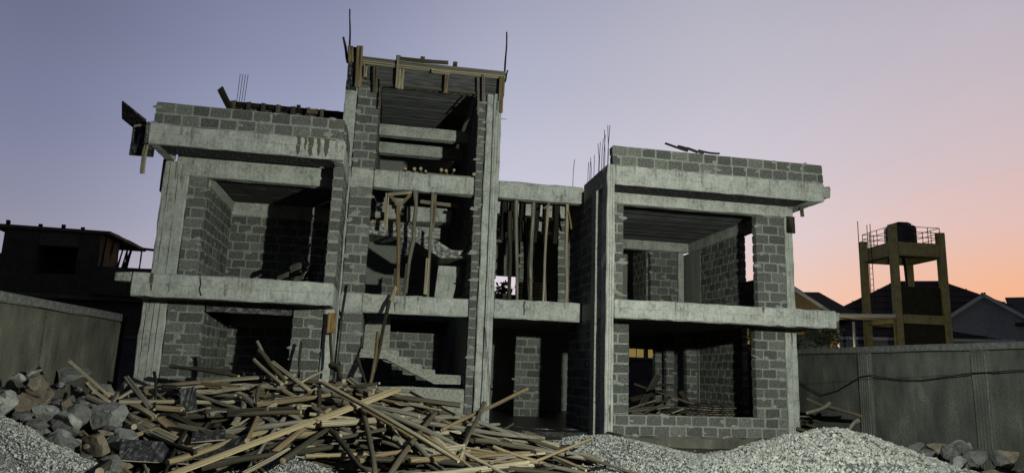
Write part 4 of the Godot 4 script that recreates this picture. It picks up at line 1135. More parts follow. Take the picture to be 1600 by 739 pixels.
func rock(at: Vector3, s: Vector3, k: int, tone: int, label := "", group := "") -> void:
	var b := Basis.from_euler(Vector3(rng.randf_range(-0.5, 0.5), rng.randf() * TAU, rng.randf_range(-0.4, 0.4))) * Basis.from_scale(s)
	var o := put("stone", rock_mesh[k % rock_mesh.size()], M.rock[tone], null, Transform3D(b, at))
	if label == "":
		var big := maxf(s.x, s.z)
		var tones := ["grey", "dark grey", "brownish", "pale grey"]
		label = ("large " if big > 0.33 else ("small " if big < 0.2 else "")) + tones[tone] + (" flat" if s.y < s.z * 0.75 else " blocky") + " stone "
		if at.x < 0:
			label += "against left wall" if at.x < -5.2 else ("amid left rubble" if at.x < -4.4 else "at right edge of left rubble")
			label += ", top layer" if at.y > 0.8 else (", lowest layer" if at.y < 0.35 else (", upper middle" if at.y > 0.55 else ", lower middle"))
			label += ", nearest house" if at.z < -14.0 else (", behind pale gravel" if at.z > -12.2 else ("" if at.z > -13.1 else ", nearer house"))
		else:
			label += "under right wall " + ("near heaped poles" if at.z < -14.0 else ("between fluted pillars" if at.z < -13.3 else ("left of near pillar" if at.z < -12.5 else "at right edge")))
			label += ", on top" if at.y > 0.35 else (", low down" if at.y < 0.18 else ", in the middle")
	tag(o, label, "stone", group)

func rubble() -> void:
	var lg := "rough broken stone in the heap along the left wall"
	# heap along the left wall, highest at the wall
	for i in 105:
		var u := rng.randf()
		var x := lerpf(-5.85, -3.5, pow(rng.randf(), 0.8))
		var z := rng.randf_range(-15.6, -11.2)
		var h := clampf(1.45 - (x + 5.9) * 0.5, 0.1, 1.5) * clampf((-z - 9.6) / 2.6, 0.2, 1.0)
		if x > -4.6 and z < -14.4: continue
		var s := rng.randf_range(0.13, 0.34)
		rock(Vector3(x, h * rng.randf_range(0.55, 0.95), z), Vector3(s * rng.randf_range(0.9, 1.4), s * rng.randf_range(0.65, 0.95), s), i, [0, 1, 2, 0, 1][i % 5], "", lg)
	for i in 55:
		var x := lerpf(-5.8, -3.4, rng.randf())
		var z := rng.randf_range(-14.6, -11.2)
		var h := clampf(1.45 - (x + 5.9) * 0.5, 0.1, 1.5) * clampf((-z - 9.6) / 2.6, 0.2, 1.0)
		var s := rng.randf_range(0.05, 0.12)
		rock(Vector3(x, h * rng.randf_range(0.9, 1.05), z), Vector3(s * 1.3, s * 0.8, s), i, [0, 1, 2, 3][i % 4], "", lg)
	rock(Vector3(-4.722, 0.729, -12.2), Vector3(0.36, 0.2, 0.26), 3, 3, "pale flat topped stone at the front of the left rubble heap", lg)
	rock(Vector3(-5.554, 0.915, -12.8), Vector3(0.34, 0.24, 0.3), 1, 2, "large brownish stone beside the left gravel heap", lg)
	rock(Vector3(-5.451, 1.198, -12.9), Vector3(0.3, 0.18, 0.24), 5, 2, "wide brown stone near the top of the left rubble heap", lg)
	rock(Vector3(-4.269, 0.715, -12.8), Vector3(0.36, 0.3, 0.3), 6, 0, "rounded grey stone under the pair of long planks at left", lg)
	rock(Vector3(-3.858, 0.429, -12.2), Vector3(0.34, 0.28, 0.3), 7, 0, "grey angular stone beside the black plywood sheets", lg)
	rock(Vector3(-5.607, 0.96, -12.3), Vector3(0.26, 0.26, 0.26), 8, 3, "pale stone cut by the left edge of the photo", lg)
	var rg := "broken stones at the foot of the right boundary wall"
	for i in 40:
		var z := lerpf(-15.0, -11.0, i / 39.0)
		var s := rng.randf_range(0.14, 0.26)
		rock(Vector3(rng.randf_range(11.0, 11.8) - (0.6 if z > -12.8 else 0.0) * rng.randf(), 0.1 + rng.randf() * clampf((z + 15.0) * 0.2, 0.1, 0.5), z), Vector3(s * 1.2, s * 0.8, s), i + 2, [1, 0, 1, 2][i % 4], "", rg)
	rock(Vector3(12.253, 0.14, -12.6), Vector3(0.42, 0.26, 0.34), 4, 2, "large round brown boulder below the fluted pillar at right", rg)
	rock(Vector3(11.988, 0.447, -12.9), Vector3(0.14, 0.24, 0.2), 2, 0, "slab like grey stone leaning upright below the right pillar", rg)
	rock(Vector3(12.453, 0.481, -13), Vector3(0.24, 0.18, 0.2), 0, 0, "square grey stone on top of the right hand stones", rg)
	rock(Vector3(12.87, 0.408, -12.6), Vector3(0.26, 0.2, 0.2), 5, 1, "dark stone at the far right under the wall", rg)
	rock(Vector3(11.639, 0.267, -13.2), Vector3(0.26, 0.18, 0.2), 6, 3, "pale flat stone between the right gravel heap and the wall", rg)

func pile_height(x: float, z: float) -> float:
	var xs := [-6.0, -5.2, -4.5, -3.9, -2.4, -1.0, 0.2, 1.4, 3.0, 4.6, 5.2]
	var hs := [0.3, 0.75, 0.95, 1.25, 1.35, 1.35, 1.25, 0.85, 0.4, 0.06, 0.0]
	var h := 0.0
	for i in xs.size() - 1:
		if x >= xs[i] and x <= xs[i + 1]: h = lerpf(hs[i], hs[i + 1], (x - xs[i]) / (xs[i + 1] - xs[i]))
	var f := smoothstep(-11.3, -14.4, z) * (1.0 - 0.5 * smoothstep(-14.8, -16.2, z))
	return h * lerpf(0.12, 1.0, f) + 0.08 * bump.get_noise_2d(x * 80, z * 80)

# how a stick in the pile looks and where it lies, in words
func stick_label(e: Array, r: float, w: int, what: String) -> String:
	var p: Vector3 = (e[0] + e[1]) / 2
	var v: Vector3 = e[1] - e[0]
	if v.x < 0: v = -v
	var l := v.length()
	var tone: String = {0: "grey", 1: "dark brown", 2: "pale", 3: "very dark", 4: "yellow", 5: "yellowish", 6: "light brown", 7: "blackened"}[w]
	var size := "short" if l < 1.0 else ("long" if l > 1.9 else "")
	if r > 0.052: size = (size + " thick").strip_edges()
	elif r < 0.036: size = (size + " thin").strip_edges()
	var way := "level"
	if absf(v.z) > absf(v.x) * 1.1: way = "end on"
	elif v.y > l * 0.13: way = "rising rightwards"
	elif v.y < -l * 0.13: way = "rising leftwards"
	var deep := "at pile front" if p.z > -12.9 else ("at pile back" if p.z < -14.4 else "mid pile")
	var zones := [[-4.4, "by left rubble"], [-3.5, "below left concrete column"], [-2.3, "below dark left doorway"], [-1.3, "below left block pier"], [-0.2, "below stair landing"], [0.9, "below stair flight"], [2.0, "below stair plinth"], [3.0, "by tower column"], [9.0, "by grey gravel"]]
	var zone := ""
	for q in zones:
		if p.x < q[0]:
			zone = q[1]
			break
	return " ".join([size, tone, what, way, deep, zone]).strip_edges()

func stick_ends(f: float, l: float, steep: float) -> Array:
	for k in 40:
		var x := rng.randf_range(-5.6, 4.6)
		var z := rng.randf_range(-15.9, -11.8)
		if x > 1.8 and z < -15.2: continue
		if x < -4.4 and (z > -13.2 or z < -15.8): continue
		var h := pile_height(x, z)
		if h < 0.1: continue
		var a := rng.randfn(0.0, 0.75)
		var d := Vector2(cos(a), sin(a)) * l / 2
		var pa := Vector2(x, z) - d
		var pb := Vector2(x, z) + d
		if minf(pa.y, pb.y) < -16.4 or maxf(pa.x, pb.x) > 5.3 or minf(pa.x, pb.x) < -6.4: continue
		var ya := maxf(pile_height(pa.x, pa.y), 0.03)
		var yb := maxf(pile_height(pb.x, pb.y), 0.03)
		var yc := (ya + yb + 2 * h) / 4
		var sl := clampf((yb - ya) * 0.8 + rng.randfn(0, steep), -l * 0.6, l * 0.6)
		var A := Vector3(pa.x, maxf(yc * f - sl / 2, 0.03), pa.y)
		var B := Vector3(pb.x, maxf(yc * f + sl / 2, 0.03), pb.y)
		return [A, B]
	return []

func timber_pile() -> void:
	var pg := "round poles in the timber pile"
	var bg := "sawn boards in the timber pile"
	# the tangle underneath, which shows only as dark gaps and ends
	var sts := []
	for i in 3:
		var st := SurfaceTool.new()
		st.begin(Mesh.PRIMITIVE_TRIANGLES)
		sts.append(st)
	for i in 330:
		var e := stick_ends(rng.randf_range(0.1, 0.78), rng.randf_range(0.7, 2.2), 0.15)
		if e.is_empty(): continue
		var r := rng.randf_range(0.022, 0.05)
		sts[i % 3].append_from(pole_mesh[rng.randi() % pole_mesh.size()], 0, along(e[0], e[1], rng.randf() * TAU, r, r))
	var me := ArrayMesh.new()
	for i in 3:
		me = sts[i].commit(me)
		me.surface_set_material(i, M.wood[[3, 1, 0][i]])
	tag(put("timber_heap", me, null), "tangle of poles buried inside the timber pile", "timber", "", "stuff")
	for i in 205:
		var e := stick_ends(rng.randf_range(0.74, 1.06), rng.randf_range(0.6, 2.3) if i % 3 else rng.randf_range(1.8, 3.4), 0.24)
		if e.is_empty(): continue
		var pr := rng.randf_range(0.03, 0.062)
		var w: int = [0, 1, 2, 3, 1, 6, 0, 2, 7, 5, 1, 0, 3][i % 13]
		tag(pole("timber_pole", e[0], e[1], pr, w), stick_label(e, pr, w, "round pole"), "pole", pg)
	for i in 70:
		var e := stick_ends(rng.randf_range(0.8, 1.05), rng.randf_range(0.5, 1.9), 0.14)
		if e.is_empty(): continue
		var bw := rng.randf_range(0.08, 0.16)
		var w: int = [0, 2, 1, 2, 6, 5, 3, 0][i % 8]
		tag(plank("timber_board", e[0], e[1], bw, rng.randf_range(0.03, 0.055), rng.randf_range(-0.8, 0.8), M.wood[w]), stick_label(e, bw * 0.4, w, "sawn board"), "board", bg)
	# the pieces one can tell apart
	for q in [
		["p", Vector3(-2.85, 0.092, -11), Vector3(-1.019, 0.788, -12.54), 0.1, 0.045, 4, "long clean yellow plank slanting up across the front of the timber pile"],
		["p", Vector3(-0.977, 0.789, -12.54), Vector3(0.39, 1.306, -13.82), 0.13, 0.05, 4, "thick pale yellow plank lying on top of the pile below the stair"],
		["p", Vector3(-4.574, 1.128, -14.6), Vector3(-1.938, 1.458, -14.4), 0.07, 0.05, 2, "long pale batten lying level along the back of the pile"],
		["p", Vector3(-1.95, 1.447, -14.32), Vector3(-1.584, 1.507, -14.4), 0.06, 0.05, 4, "short yellowish batten end on top of the pile"],
		["p", Vector3(-5.269, 1.631, -13.4), Vector3(-4.634, 0.958, -13.92), 0.07, 0.04, 2, "upper slanting plank leaning over the rubble at left"],
		["p", Vector3(-4.911, 1.289, -13.3), Vector3(-4.595, 0.915, -13.7), 0.1, 0.05, 2, "short double plank leaning over the rubble at left"],
		["p", Vector3(-4.603, 0.896, -13.64), Vector3(-3.048, 0.467, -12.16), 0.12, 0.06, 2, "long heavy plank running down from the rubble to the black sheets"],
		["p", Vector3(-4.322, 0.786, -13.1), Vector3(-3.104, 0.421, -12.04), 0.1, 0.06, 0, "second heavy plank running beside the long one at left"],
		["p", Vector3(-4.626, 0.513, -12.6), Vector3(-3.29, 0.063, -11), 0.11, 0.05, 6, "yellowish plank leaning from the rubble towards the camera"],
		["p", Vector3(-4.241, 0.438, -12.24), Vector3(-3.695, 0.325, -11.8), 0.08, 0.05, 0, "short grey plank across the rubble near the black sheets"],
		["p", Vector3(-4.141, 0.918, -13.26), Vector3(-3.226, 0.885, -12.96), 0.1, 0.05, 4, "short orange yellow plank in the left half of the pile"],
		["p", Vector3(-4.185, 0.925, -13.3), Vector3(-3.603, 0.762, -12.78), 0.09, 0.05, 2, "pale board under the orange yellow plank"],
		["r", Vector3(-1.007, 1.386, -13.64), Vector3(1.318, 0.324, -11.3), 0.045, 0, 2, "longest pale pole running diagonally down the middle of the pile"],
		["r", Vector3(3.206, 1.347, -15.2), Vector3(1.181, 0.643, -12.92), 0.045, 0, 6, "long straight pole pointing up in front of the doorway pillar"],
		["r", Vector3(2.097, 1.081, -14), Vector3(1.424, 0.311, -12.06), 0.045, 0, 1, "dark crooked pole standing on the right part of the pile"],
		["r", Vector3(1.71, 0.632, -13.18), Vector3(1.435, 0.282, -11.96), 0.045, 0, 2, "short pale pole leaning against the dark crooked one"],
		["r", Vector3(0.583, 0.269, -11.66), Vector3(3.348, 0.297, -12.96), 0.055, 0, 6, "long yellow brown pole along the front right of the pile"],
		["r", Vector3(-0.185, 0.116, -11), Vector3(2.601, 0.226, -12.04), 0.055, 0, 2, "long pale pole at the very front of the pile"],
		["r", Vector3(2.472, 0.422, -12.92), Vector3(4.1, 0.182, -12.7), 0.05, 0, 0, "dark long pole reaching furthest over the grey gravel"],
		["r", Vector3(1.77, 0.491, -12.78), Vector3(3.067, 0.322, -12.9), 0.05, 0, 1, "dark pole lying behind the one that reaches over the gravel"],
		["r", Vector3(-0.633, 0.573, -12.36), Vector3(-0.038, 0.145, -11), 0.05, 0, 3, "grey pole slanting steeply at the front middle of the pile"],
		["r", Vector3(-0.24, 0.953, -13.1), Vector3(0.055, 0.146, -11), 0.05, 0, 1, "dark pole standing almost upright in the front middle"],
		["r", Vector3(0.663, 1.224, -15), Vector3(1.523, 0.856, -13.86), 0.028, 0, 7, "thin dark stick against the plinth under the stair"],
		["r", Vector3(-2.429, 1.759, -14.6), Vector3(-1.756, 1.334, -13.82), 0.04, 0, 2, "pole with pale cut end sticking up at the back of the pile"],
		["r", Vector3(-2.42, 2.111, -14.7), Vector3(-1.93, 1.509, -14.3), 0.035, 0, 0, "highest thin pole sticking up before the dark doorway"],
		["r", Vector3(-2.35, 1.936, -14.6), Vector3(-1.697, 1.357, -13.88), 0.05, 0, 1, "dark thick pole sticking up beside the highest one"],
		["p", Vector3(-2.074, 1.723, -14.5), Vector3(-1.213, 1.221, -13.54), 0.08, 0.05, 2, "pale plank leaning up to the left at the back of the pile"],
		["p", Vector3(-1.099, 1.582, -14.8), Vector3(-1.497, 1.32, -13.78), 0.07, 0.04, 2, "pale plank leaning against the column below the orange board"],
		["r", Vector3(-0.946, 1.715, -15.2), Vector3(-0.665, 1.407, -14.2), 0.08, 0, 1, "thick short log leaning at the foot of the column"],
		["p", Vector3(-0.594, 1.422, -14.8), Vector3(-0.109, 1.224, -13.7), 0.13, 0.08, 2, "short pale squared beam on top of the pile at the wall corner"],
		["r", Vector3(-1.06, 1.246, -13.6), Vector3(-0.965, 0.711, -12.6), 0.045, 0, 3, "dark upright post with a pale cut top in the middle of the pile"],
		["r", Vector3(-2.059, 0.993, -13.1), Vector3(-0.819, 1.188, -13.5), 0.05, 0, 6, "brownish straight pole across the upper middle of the pile"],
		["r", Vector3(-0.212, 0.271, -11.56), Vector3(0.594, 0.396, -12.1), 0.045, 0, 6, "short brown pole with a pale end at the front middle"],
		["p", Vector3(-1.383, 0.132, -11), Vector3(-0.18, 0.053, -11), 0.12, 0.05, 2, "pale board lying flat at the bottom edge of the pile"],
		["p", Vector3(-1.808, 0.146, -11), Vector3(-1.305, 0.384, -11.94), 0.06, 0.03, 2, "thin pale lath at the front of the pile above the sand"],
		["p", Vector3(-3.882, 1.542, -15.5), Vector3(-2.498, 1.453, -15.2), 0.1, 0.05, 1, "dark weathered board at the back left of the pile"],
		["r", Vector3(-4.165, 1.571, -15.4), Vector3(-2.663, 1.432, -14.5), 0.04, 0, 1, "dark pole lying along the back left of the pile"],
		["r", Vector3(-4.305, 1.444, -14.9), Vector3(-3.675, 0.872, -12.98), 0.03, 0, 3, "thin upright stick at the left end of the pile"],
		["p", Vector3(-4.477, 1.357, -13.9), Vector3(-3.784, 0.907, -13.06), 0.09, 0.05, 0, "board leaning at the left end of the pile"],
		["r", Vector3(-3.001, 0.6, -12.44), Vector3(-2.87, 0.118, -11), 0.035, 0, 7, "blackened crooked stick in front of the black sheets"],
		["p", Vector3(-3.334, 0.788, -12.8), Vector3(-2.561, 0.525, -12.26), 0.1, 0.05, 3, "dark grey board slanting over the plywood at left"],
		["p", Vector3(-4.524, 1.304, -14.2), Vector3(-4.575, 0.898, -13.62), 0.08, 0.05, 0, "board bridging the rubble and the pile"]]:
		if q[0] == "p": tag(plank("timber_board", q[1], q[2], q[3], q[4], 0.35, M.wood[q[5]]), q[6], "board", bg)
		else: tag(pole("timber_pole", q[1], q[2], q[3], q[5]), q[6], "pole", pg)
	# black film-faced plywood sheets in the pile
	var k := 0
	for q in [[Vector3(-3.253, 0.336, -11.76), 0.95, 0.6, 0.35, 0.42, -0.1, "torn black plywood sheet lying beside the rubble"], [Vector3(-2.298, 0.392, -11.9), 0.6, 0.6, -0.5, 0.45, 0.15, "square black plywood sheet lying tilted in the left of the pile"], [Vector3(-3.212, 1.032, -13.2), 0.26, 0.5, 0.5, 0.9, 0.35, "small black plywood offcut standing in the left of the pile"], [Vector3(-2.601, 0.528, -12.22), 0.5, 0.35, 0.2, 0.35, 0.1, "grey stained plywood offcut behind the square sheet"]]:
		var o := put("plywood_sheet", bar(Vector3(q[1], 0.018, q[2]), 0.3, 0.004, 0.004, k), M.ply_dark, null, Transform3D(Basis.from_euler(Vector3(q[4], q[3], q[5])), q[0]))
		tag(o, q[6], "plywood sheet", "black plywood sheets in the pile")
		put("raw_edge", bar(Vector3(q[1], 0.012, 0.012), 0.3, 0.003, 0.003, k), M.ply_edge, o, Transform3D(Basis.IDENTITY, Vector3(0, 0.006, q[2] / 2 + 0.004)))
		k += 1

func nth(k: int) -> String:
	return ["lowest", "second", "third", "fourth", "fifth", "sixth", "seventh", "eighth", "ninth", "tenth", "eleventh", "twelfth", "topmost"][k]

func props() -> void:
	var pg := "timber props holding up the floors"
	# storey of the tower
	for q in [
		[Vector3(0.196, 6.016, -18.35), Vector3(0.36, 3.532, -18.35), 0.062, 6, "straight round prop under the timber fork"],
		[Vector3(0.613, 6.355, -18.3), Vector3(0.64, 4.847, -18.32), 0.06, 0, "upper part of the crooked prop in the middle of the stair opening"],
		[Vector3(0.649, 4.968, -18.32), Vector3(0.553, 3.609, -18.35), 0.062, 0, "lower part of the crooked prop in the middle of the stair opening"],
		[Vector3(1.091, 6.36, -18.3), Vector3(1.125, 3.506, -18.35), 0.045, 0, "thin long prop right of the crooked one in the stair opening"],
		[Vector3(1.17, 6.32, -18.4), Vector3(1.157, 5.331, -18.4), 0.045, 6, "short round piece spliced to the thin prop"],
		[Vector3(0.67, 6.354, -18.42), Vector3(0.691, 5.738, -18.42), 0.04, 1, "short piece behind the head of the crooked prop"]]:
		tag(pole("timber_prop", q[0], q[1], q[2], q[3]), q[4], "prop", pg)
	for q in [
		[Vector3(-0.105, 6.225, -18.3), Vector3(-0.088, 5.256, -18.3), 0.1, 2, "squared timber upright left of the fork in the stair opening"],
		[Vector3(-0.052, 6.19, -18.28), Vector3(0.219, 5.902, -18.3), 0.09, 6, "left arm of the timber fork under the beam"],
		[Vector3(0.501, 6.235, -18.28), Vector3(0.251, 5.922, -18.3), 0.08, 6, "right arm of the timber fork under the beam"],
		[Vector3(-0.085, 6.182, -18.26), Vector3(0.53, 6.286, -18.26), 0.07, 2, "level head board of the timber fork"],
		[Vector3(0.535, 4.377, -18.3), Vector3(0.509, 3.502, -18.3), 0.08, 1, "plank strapped to the foot of the crooked prop"],
		[Vector3(1.06, 4.547, -18.3), Vector3(1.049, 3.598, -18.3), 0.09, 2, "pale plank strapped to the foot of the thin prop"],
		[Vector3(0.231, 4.222, -18.3), Vector3(0.267, 3.688, -18.3), 0.06, 1, "narrow plank beside the foot of the straight prop"],
		[Vector3(0.873, 6.565, -20.4), Vector3(1.985, 6.471, -20.2), 0.1, 2, "loose yellow plank lying level on the landing in the stair tower"]]:
		tag(plank("prop_board", q[0], q[1], q[2], 0.05, PI / 2, M.wood[q[3]]), q[4], "board", pg)
	# connector
	for q in [
		[Vector3(3.293, 6.049, -18.6), Vector3(3.368, 3.582, -18.6), 0.075, 3, "dark thick prop at the left of the opening beside the tower"],
		[Vector3(3.37, 6.332, -18.3), Vector3(3.505, 3.545, -18.3), 0.06, 0, "front round prop second from the tower column"],
		[Vector3(3.79, 5.944, -18.7), Vector3(3.884, 3.618, -18.7), 0.055, 1, "dark prop behind the middle of the opening"],
		[Vector3(3.872, 6.373, -18.3), Vector3(3.872, 3.548, -18.3), 0.065, 0, "thick round prop in the middle of the opening beside the tower"],
		[Vector3(4.289, 6.37, -18.3), Vector3(4.223, 3.584, -18.3), 0.045, 2, "pale slanting prop with a forked head"],
		[Vector3(4.258, 5.736, -18.4), Vector3(4.318, 3.58, -18.4), 0.035, 0, "thin prop crossing behind the pale slanting one"],
		[Vector3(4.82, 6.358, -18.3), Vector3(4.863, 3.583, -18.3), 0.05, 2, "rightmost prop beside the block jamb"],
		[Vector3(4.848, 6.112, -18.25), Vector3(4.95, 5.613, -18.25), 0.04, 6, "short stick hanging at the head of the rightmost prop"],
		[Vector3(4.355, 6.407, -18.2), Vector3(4.168, 6.143, -18.3), 0.05, 0, "crooked fork piece at the head of the pale slanting prop"],
		[Vector3(3.723, 5.888, -18.9), Vector3(3.796, 3.72, -18.9), 0.045, 3, "dark slim prop furthest back in the opening"]]:
		tag(pole("timber_prop", q[0], q[1], q[2], q[3]), q[4], "prop", pg)
	tag(plank("prop_board", Vector3(3.353, 5.869, -18.5), Vector3(3.367, 5.51, -18.5), 0.08, 0.04, PI / 2, M.wood[2]), "short pale board nailed between the two left props", "board", pg)
	tag(pole("timber_pole", Vector3(0.137, 3.346, -17.9), Vector3(-0.168, 1.226, -16.6), 0.05, 3), "tall dark pole leaning against the stair opening from the pile", "pole", "poles leaning on the house")
	tag(pole("timber_pole", Vector3(-0.09, 2.516, -17.5), Vector3(-0.185, 1.254, -16.6), 0.05, 6), "brown pole leaning beside the tall dark one", "pole", "poles leaning on the house")
	tag(plank("timber_board", Vector3(0.275, 3.728, -18.05), Vector3(0.112, 3.248, -17.9), 0.1, 0.05, PI / 2, M.wood[2]), "pale board wedged over the edge of the floor beam", "board", "poles leaning on the house")
	tag(pole("timber_pole", Vector3(-0.539, 1.909, -17.2), Vector3(-0.189, 1.147, -16.4), 0.04, 3), "dark short pole leaning left of the tall dark one", "pole", "poles leaning on the house")
	tag(pole("timber_pole", Vector3(-1.149, 2.429, -16.6), Vector3(-1.03, 1.486, -16.4), 0.035, 3), "dark stick standing below the orange board", "pole", "poles leaning on the house")
	tag(pole("timber_pole", Vector3(-1.778, 2.184, -16.6), Vector3(-1.743, 1.406, -16.4), 0.035, 3), "dark stick standing before the left block pier", "pole", "poles leaning on the house")
	tag(tube([Vector3(-0.943, 3.713, -18.1), Vector3(-0.996, 2.981, -18.1), Vector3(-1.01, 1.868, -18), Vector3(-0.985, 1.252, -17.9)], 0.02, M.cable, "hanging_pipe"), "thin black pipe hanging down the corner between wing and tower", "pipe")
	tag(tube([Vector3(2.91, 0.508, -17.9), Vector3(2.63, 2.826, -18.02), Vector3(2.647, 2.009, -18)], 0.006, M.cable, "hanging_wire"), "thin wire hanging down the tower column", "wire")
	tag(tube([Vector3(-3.941, 3.483, -15.97), Vector3(-3.907, 3.304, -15.97), Vector3(-3.92, 3.205, -15.96), Vector3(-3.868, 3.071, -15.97)], 0.008, M.cable, "hanging_wire"), "short black wire hanging over the left balcony slab", "wire")
	# pole ends on the tower sill
	var i := 0
	for u in [Vector3(0.326, 6.862, -18.3), Vector3(0.526, 6.934, -18.3), Vector3(0.75, 6.9, -18.3), Vector3(0.871, 6.893, -18.3), Vector3(1.249, 6.909, -18.3), Vector3(1.42, 6.96, -18.3), Vector3(1.63, 6.942, -18.3), Vector3(2.138, 6.933, -18.3)]:
		var p: Vector3 = u
		tag(pole("timber_pole", p + Vector3(0.03 * sin(i * 2.0), -0.02 if i % 2 else 0.03, 0.18), p + Vector3(0.2 * sin(i * 3.0), 0.02, -1.5), 0.045 if i % 3 else 0.036, [0, 2, 6, 0, 6, 2, 0, 3][i]), ["grey pole end at the left of the row on the tower sill", "pale tilted pole end second on the tower sill", "yellow round pole end third on the tower sill", "narrow pole end beside the yellow round one", "round pole end in the middle of the tower sill", "tall pole end right of the middle on the tower sill", "dark pole end third from the right on the tower sill", "dark pole end in the right corner of the tower sill"][i], "pole", "pole ends lying on the tower sill")
		i += 1
	tag(pole("timber_pole", Vector3(0.191, 6.902, -18.42), Vector3(2.191, 6.898, -18.42), 0.025, 2), "thin pale rod lying along the tower sill under the pole ends", "pole", "pole ends lying on the tower sill")
	# loose stuff in the rooms
	var lg := "loose boards on the upper floor of the left wing"
	for q in [[Vector3(-2.301, 4.542, -18.5), Vector3(-1.959, 4.683, -18.3), "topmost loose board of the leaning heap in the left room"], [Vector3(-2.354, 4.038, -18), Vector3(-1.972, 4.193, -17.9), "upper of two parallel boards in the left room heap"], [Vector3(-2.327, 3.968, -17.95), Vector3(-2.08, 4.083, -17.85), "lower of two parallel boards in the left room heap"], [Vector3(-2.105, 3.959, -17.9), Vector3(-1.898, 4.168, -17.8), "steep board leaning right in the left room heap"], [Vector3(-2.562, 3.708, -17.5), Vector3(-2.307, 3.819, -17.4), "low board at the left foot of the heap in the left room"], [Vector3(-2.148, 3.705, -17.4), Vector3(-1.935, 3.767, -17.3), "lowest board at the slab edge in the left room"], [Vector3(-2.031, 3.83, -17.6), Vector3(-1.934, 3.87, -17.5), "short stub at the right of the heap in the left room"], [Vector3(-2.24, 4.283, -18.3), Vector3(-2.06, 4.329, -18.2), "board in the middle of the heap in the left room"]]:
		tag(plank("timber_board", q[0], q[1], 0.14, 0.03, 0.9, M.wood[0]), q[2], "board", lg)
	for k in 10:
		tag(plank("timber_board", Vector3(-2.6 + 0.04 * k + rng.randf() * 0.1, 3.52 + 0.05 * k, -18.0 - 0.05 * k), Vector3(-1.9 + rng.randf() * 0.15, 3.55 + 0.075 * k, -18.4), 0.16, 0.03, 0.2, M.wood[3]), nth(k) + (" dark board from the bottom" if k > 0 else " dark board") + " of the heap in the left upper room", "board", lg)
	var sg := "stacked formwork boards in the right ground floor room"
	for k in 13:
		var o := put("plywood_board", bar(Vector3(0.95, 0.03, 1.2), 0.5, 0.004, 0.003, k), M.wood[0] if k % 3 else M.wood[1], null, Transform3D(Basis(Vector3.UP, 0.45 + rng.randf_range(-0.09, 0.09)), Vector3(10.779, 0.3, -21.859) * Vector3(1, 0, 0) + Vector3(-1.75 + rng.randf_range(-0.06, 0.06), 0.32 + k * 0.056, -18.6)))
		tag(o, nth(k) + (" board from the bottom" if k > 0 and k < 12 else " board") + " of the neat stack behind the right sill wall", "board", sg)
	var dg := "scrap boards heaped behind the right sill wall"
	for k in 26:
		var c := Vector3(rng.randf_range(6.6, 8.5), 0, rng.randf_range(-19.4, -17.6))
		var h := 0.9 * (1.0 - absf(c.x - 7.6) / 1.4) + 0.35
		var a := rng.randf_range(-0.9, 0.9)
		var d := Vector3(cos(a), rng.randfn(0, 0.35), sin(a)) * rng.randf_range(0.35, 0.8)
		c.y = 0.35 + h * rng.randf()
		tag(plank("timber_board", c - d, c + d, rng.randf_range(0.1, 0.22), 0.04, rng.randf_range(-0.7, 0.7), M.wood[[0, 3, 1][k % 3]]), ("dark " if k % 3 == 1 else ("brown " if k % 3 == 2 else "grey ")) + ("short" if d.length() < 0.5 else "long") + " scrap board " + ("rising rightwards" if d.y * d.x > 0.12 else ("rising leftwards" if d.y * d.x < -0.12 else "level")) + (" high" if c.y > 0.75 else " low") + (" left part" if c.x < 7.2 else (" middle" if c.x < 7.9 else " right part")) + " of heap behind right sill wall", "board", dg)
	tag(plank("timber_board", Vector3(6.9, 0.5, -18.6), Vector3(7.9, 1.75, -19.3), 0.18, 0.04, 0.3, M.wood[3]), "dark plank leaning up over the scrap heap in the right room", "board", dg)
	for k in 12:
		tag(put("plywood_board", bar(Vector3(0.9, 0.03, 0.8), 0.5, 0.004, 0.003, k), M.wood[7], null, Transform3D(Basis(Vector3.UP, rng.randf_range(-0.1, 0.1)), Vector3(4.377, 3.813, -20.6) * Vector3(1, 0, 1) + Vector3(0, 3.53 + k * 0.07, 0))), nth(k) + (" dark board from the bottom" if k > 0 else " dark board") + " of the stack behind the props beside the tower", "board", "boards stacked behind the props")
	# poles lying on the right roof
	for q in [[Vector3(7.184, 7.901, -17), Vector3(7.643, 7.604, -16.6), "grey pole jutting over the right roof parapet furthest left"], [Vector3(7.463, 7.792, -16.8), Vector3(7.867, 7.559, -16.5), "second pole jutting over the right roof parapet"], [Vector3(7.672, 7.727, -16.7), Vector3(8.047, 7.541, -16.5), "third pole jutting over the right roof parapet"], [Vector3(8.048, 7.722, -16.8), Vector3(8.503, 7.584, -16.5), "shortest pole showing over the right roof parapet"]]:
		tag(plank("timber_pole", q[0], q[1], 0.06, 0.05, 0.4, M.wood[3]), q[2], "pole", "poles lying on the right roof")
	# poles between the right wing and the boundary wall
	var rg := "poles heaped between the right wing and the wall"
	for k in 22:
		var c := Vector3(rng.randf_range(10.9, 11.7), 0.2 + 1.1 * rng.randf() * rng.randf(), rng.randf_range(-18.4, -15.6))
		var a := rng.randfn(0.9, 0.5)
		var d := Vector3(cos(a), rng.randf_range(-0.35, 0.1), sin(a)) * rng.randf_range(0.3, 0.7)
		if (c + d).x > 11.9 or (c - d).x > 11.9: continue
		tag(pole("timber_pole", c - d, c + d, rng.randf_range(0.03, 0.055), [0, 1, 3][k % 3]), ["grey", "brown", "dark"][k % 3] + (" upper" if c.y > 0.55 else " lower") + " pole lying " + ("lengthwise" if absf(d.z) > absf(d.x) else "across") + " in heap beside right wall, " + ("nearest the gravel" if c.z > -16.6 else "furthest back"), "pole", rg)
	tag(pole("timber_pole", Vector3(11.186, 1.214, -16.2), Vector3(10.425, 0.974, -16), 0.05, 0), "pale pole pointing up out of the heap beside the right wall", "pole", rg)
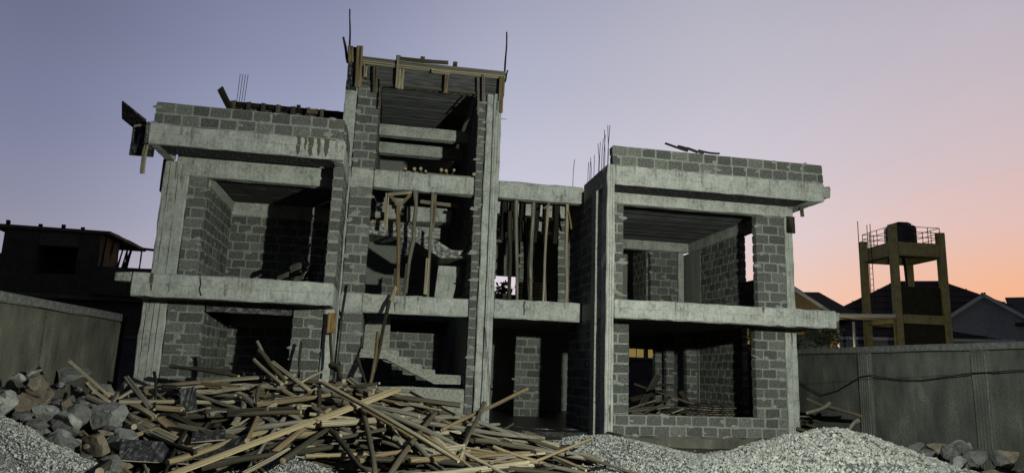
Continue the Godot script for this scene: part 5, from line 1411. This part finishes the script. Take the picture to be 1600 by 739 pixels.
	tag(pole("timber_pole", Vector3(10.787, 0.918, -14.6), Vector3(10.303, 0.646, -14.4), 0.05, 0), "short forked log just behind the right gravel heap", "pole", rg)
	tag(plank("timber_board", Vector3(1.905, 0.539, -16.2), Vector3(2.008, 0.48, -15.6), 0.4, 0.06, 0.2, M.coping), "flat pale board at the foot of the tower column", "board", "")
	tag(plank("timber_board", Vector3(5.182, 0.426, -15.7), Vector3(5.492, 0.367, -15.5), 0.14, 0.03, 0.2, M.wood[3]), "dark scrap of board at the foot of the bright column", "board", "")

func _ready() -> void:
	rng.seed = 20
	set_stage()
	make_materials()
	make_shapes()
	floodlight(Vector3(5.3, 0, -4.3), 3.8, Vector3(1.5, 3.4, -17.0), 186.0)
	build_ground()
	build_house()
	build_formwork()
	perimeter_walls()
	neighbour_left()
	neighbours_right()
	water_tower()
	leaf_mass("shrub", "leafy green shrub behind the boundary wall at the end of the right slab", "shrub", Vector3(17.661, 1.874, -27) * Vector3(1, 0, 1), Vector3(1.3, 1.2, 1.0), 1500, Color(0.16, 0.2, 0.09), 0.2, 2.4)
	leaf_mass("tree", "dark tree seen through the small back window beside the tower", "tree", Vector3(9.0, 0, -60.0), Vector3(1.6, 2.2, 1.6), 2200, Color(0.1, 0.12, 0.07), 0.5, 5.7)
	leaf_mass("tree", "yellow lit tree seen through the ground floor window of the right wing", "tree", Vector3(16.788, 3.951, -29.5) * Vector3(1, 0, 1), Vector3(0.9, 0.9, 0.9), 900, Color(0.16, 0.18, 0.07), 0.2, 3.0)
	gravel("grey crushed stone heap in front of the right wing", {c = Vector3(8.85, 0, -12.7), r = Vector2(3.1, 2.7), h = 0.86}, 46000, 0.021, 0.68)
	gravel("low bluish grey gravel spread before the doorway and bright column", {c = Vector3(4.7, -0.02, -14.6), r = Vector2(2.9, 2.6), h = 0.48}, 30000, 0.016, 0.72)
	gravel("fine pale gravel heap at the lower left corner", {c = Vector3(-5.6, 0, -10.6), r = Vector2(2.4, 2.2), h = 1.15}, 40000, 0.012, 0.82)
	gravel("small patch of grey sand at the front of the timber pile", {c = Vector3(-1.3, 0, -11.9), r = Vector2(0.9, 0.8), h = 0.3}, 4000, 0.012, 0.75)
	rubble()
	timber_pile()
	props()
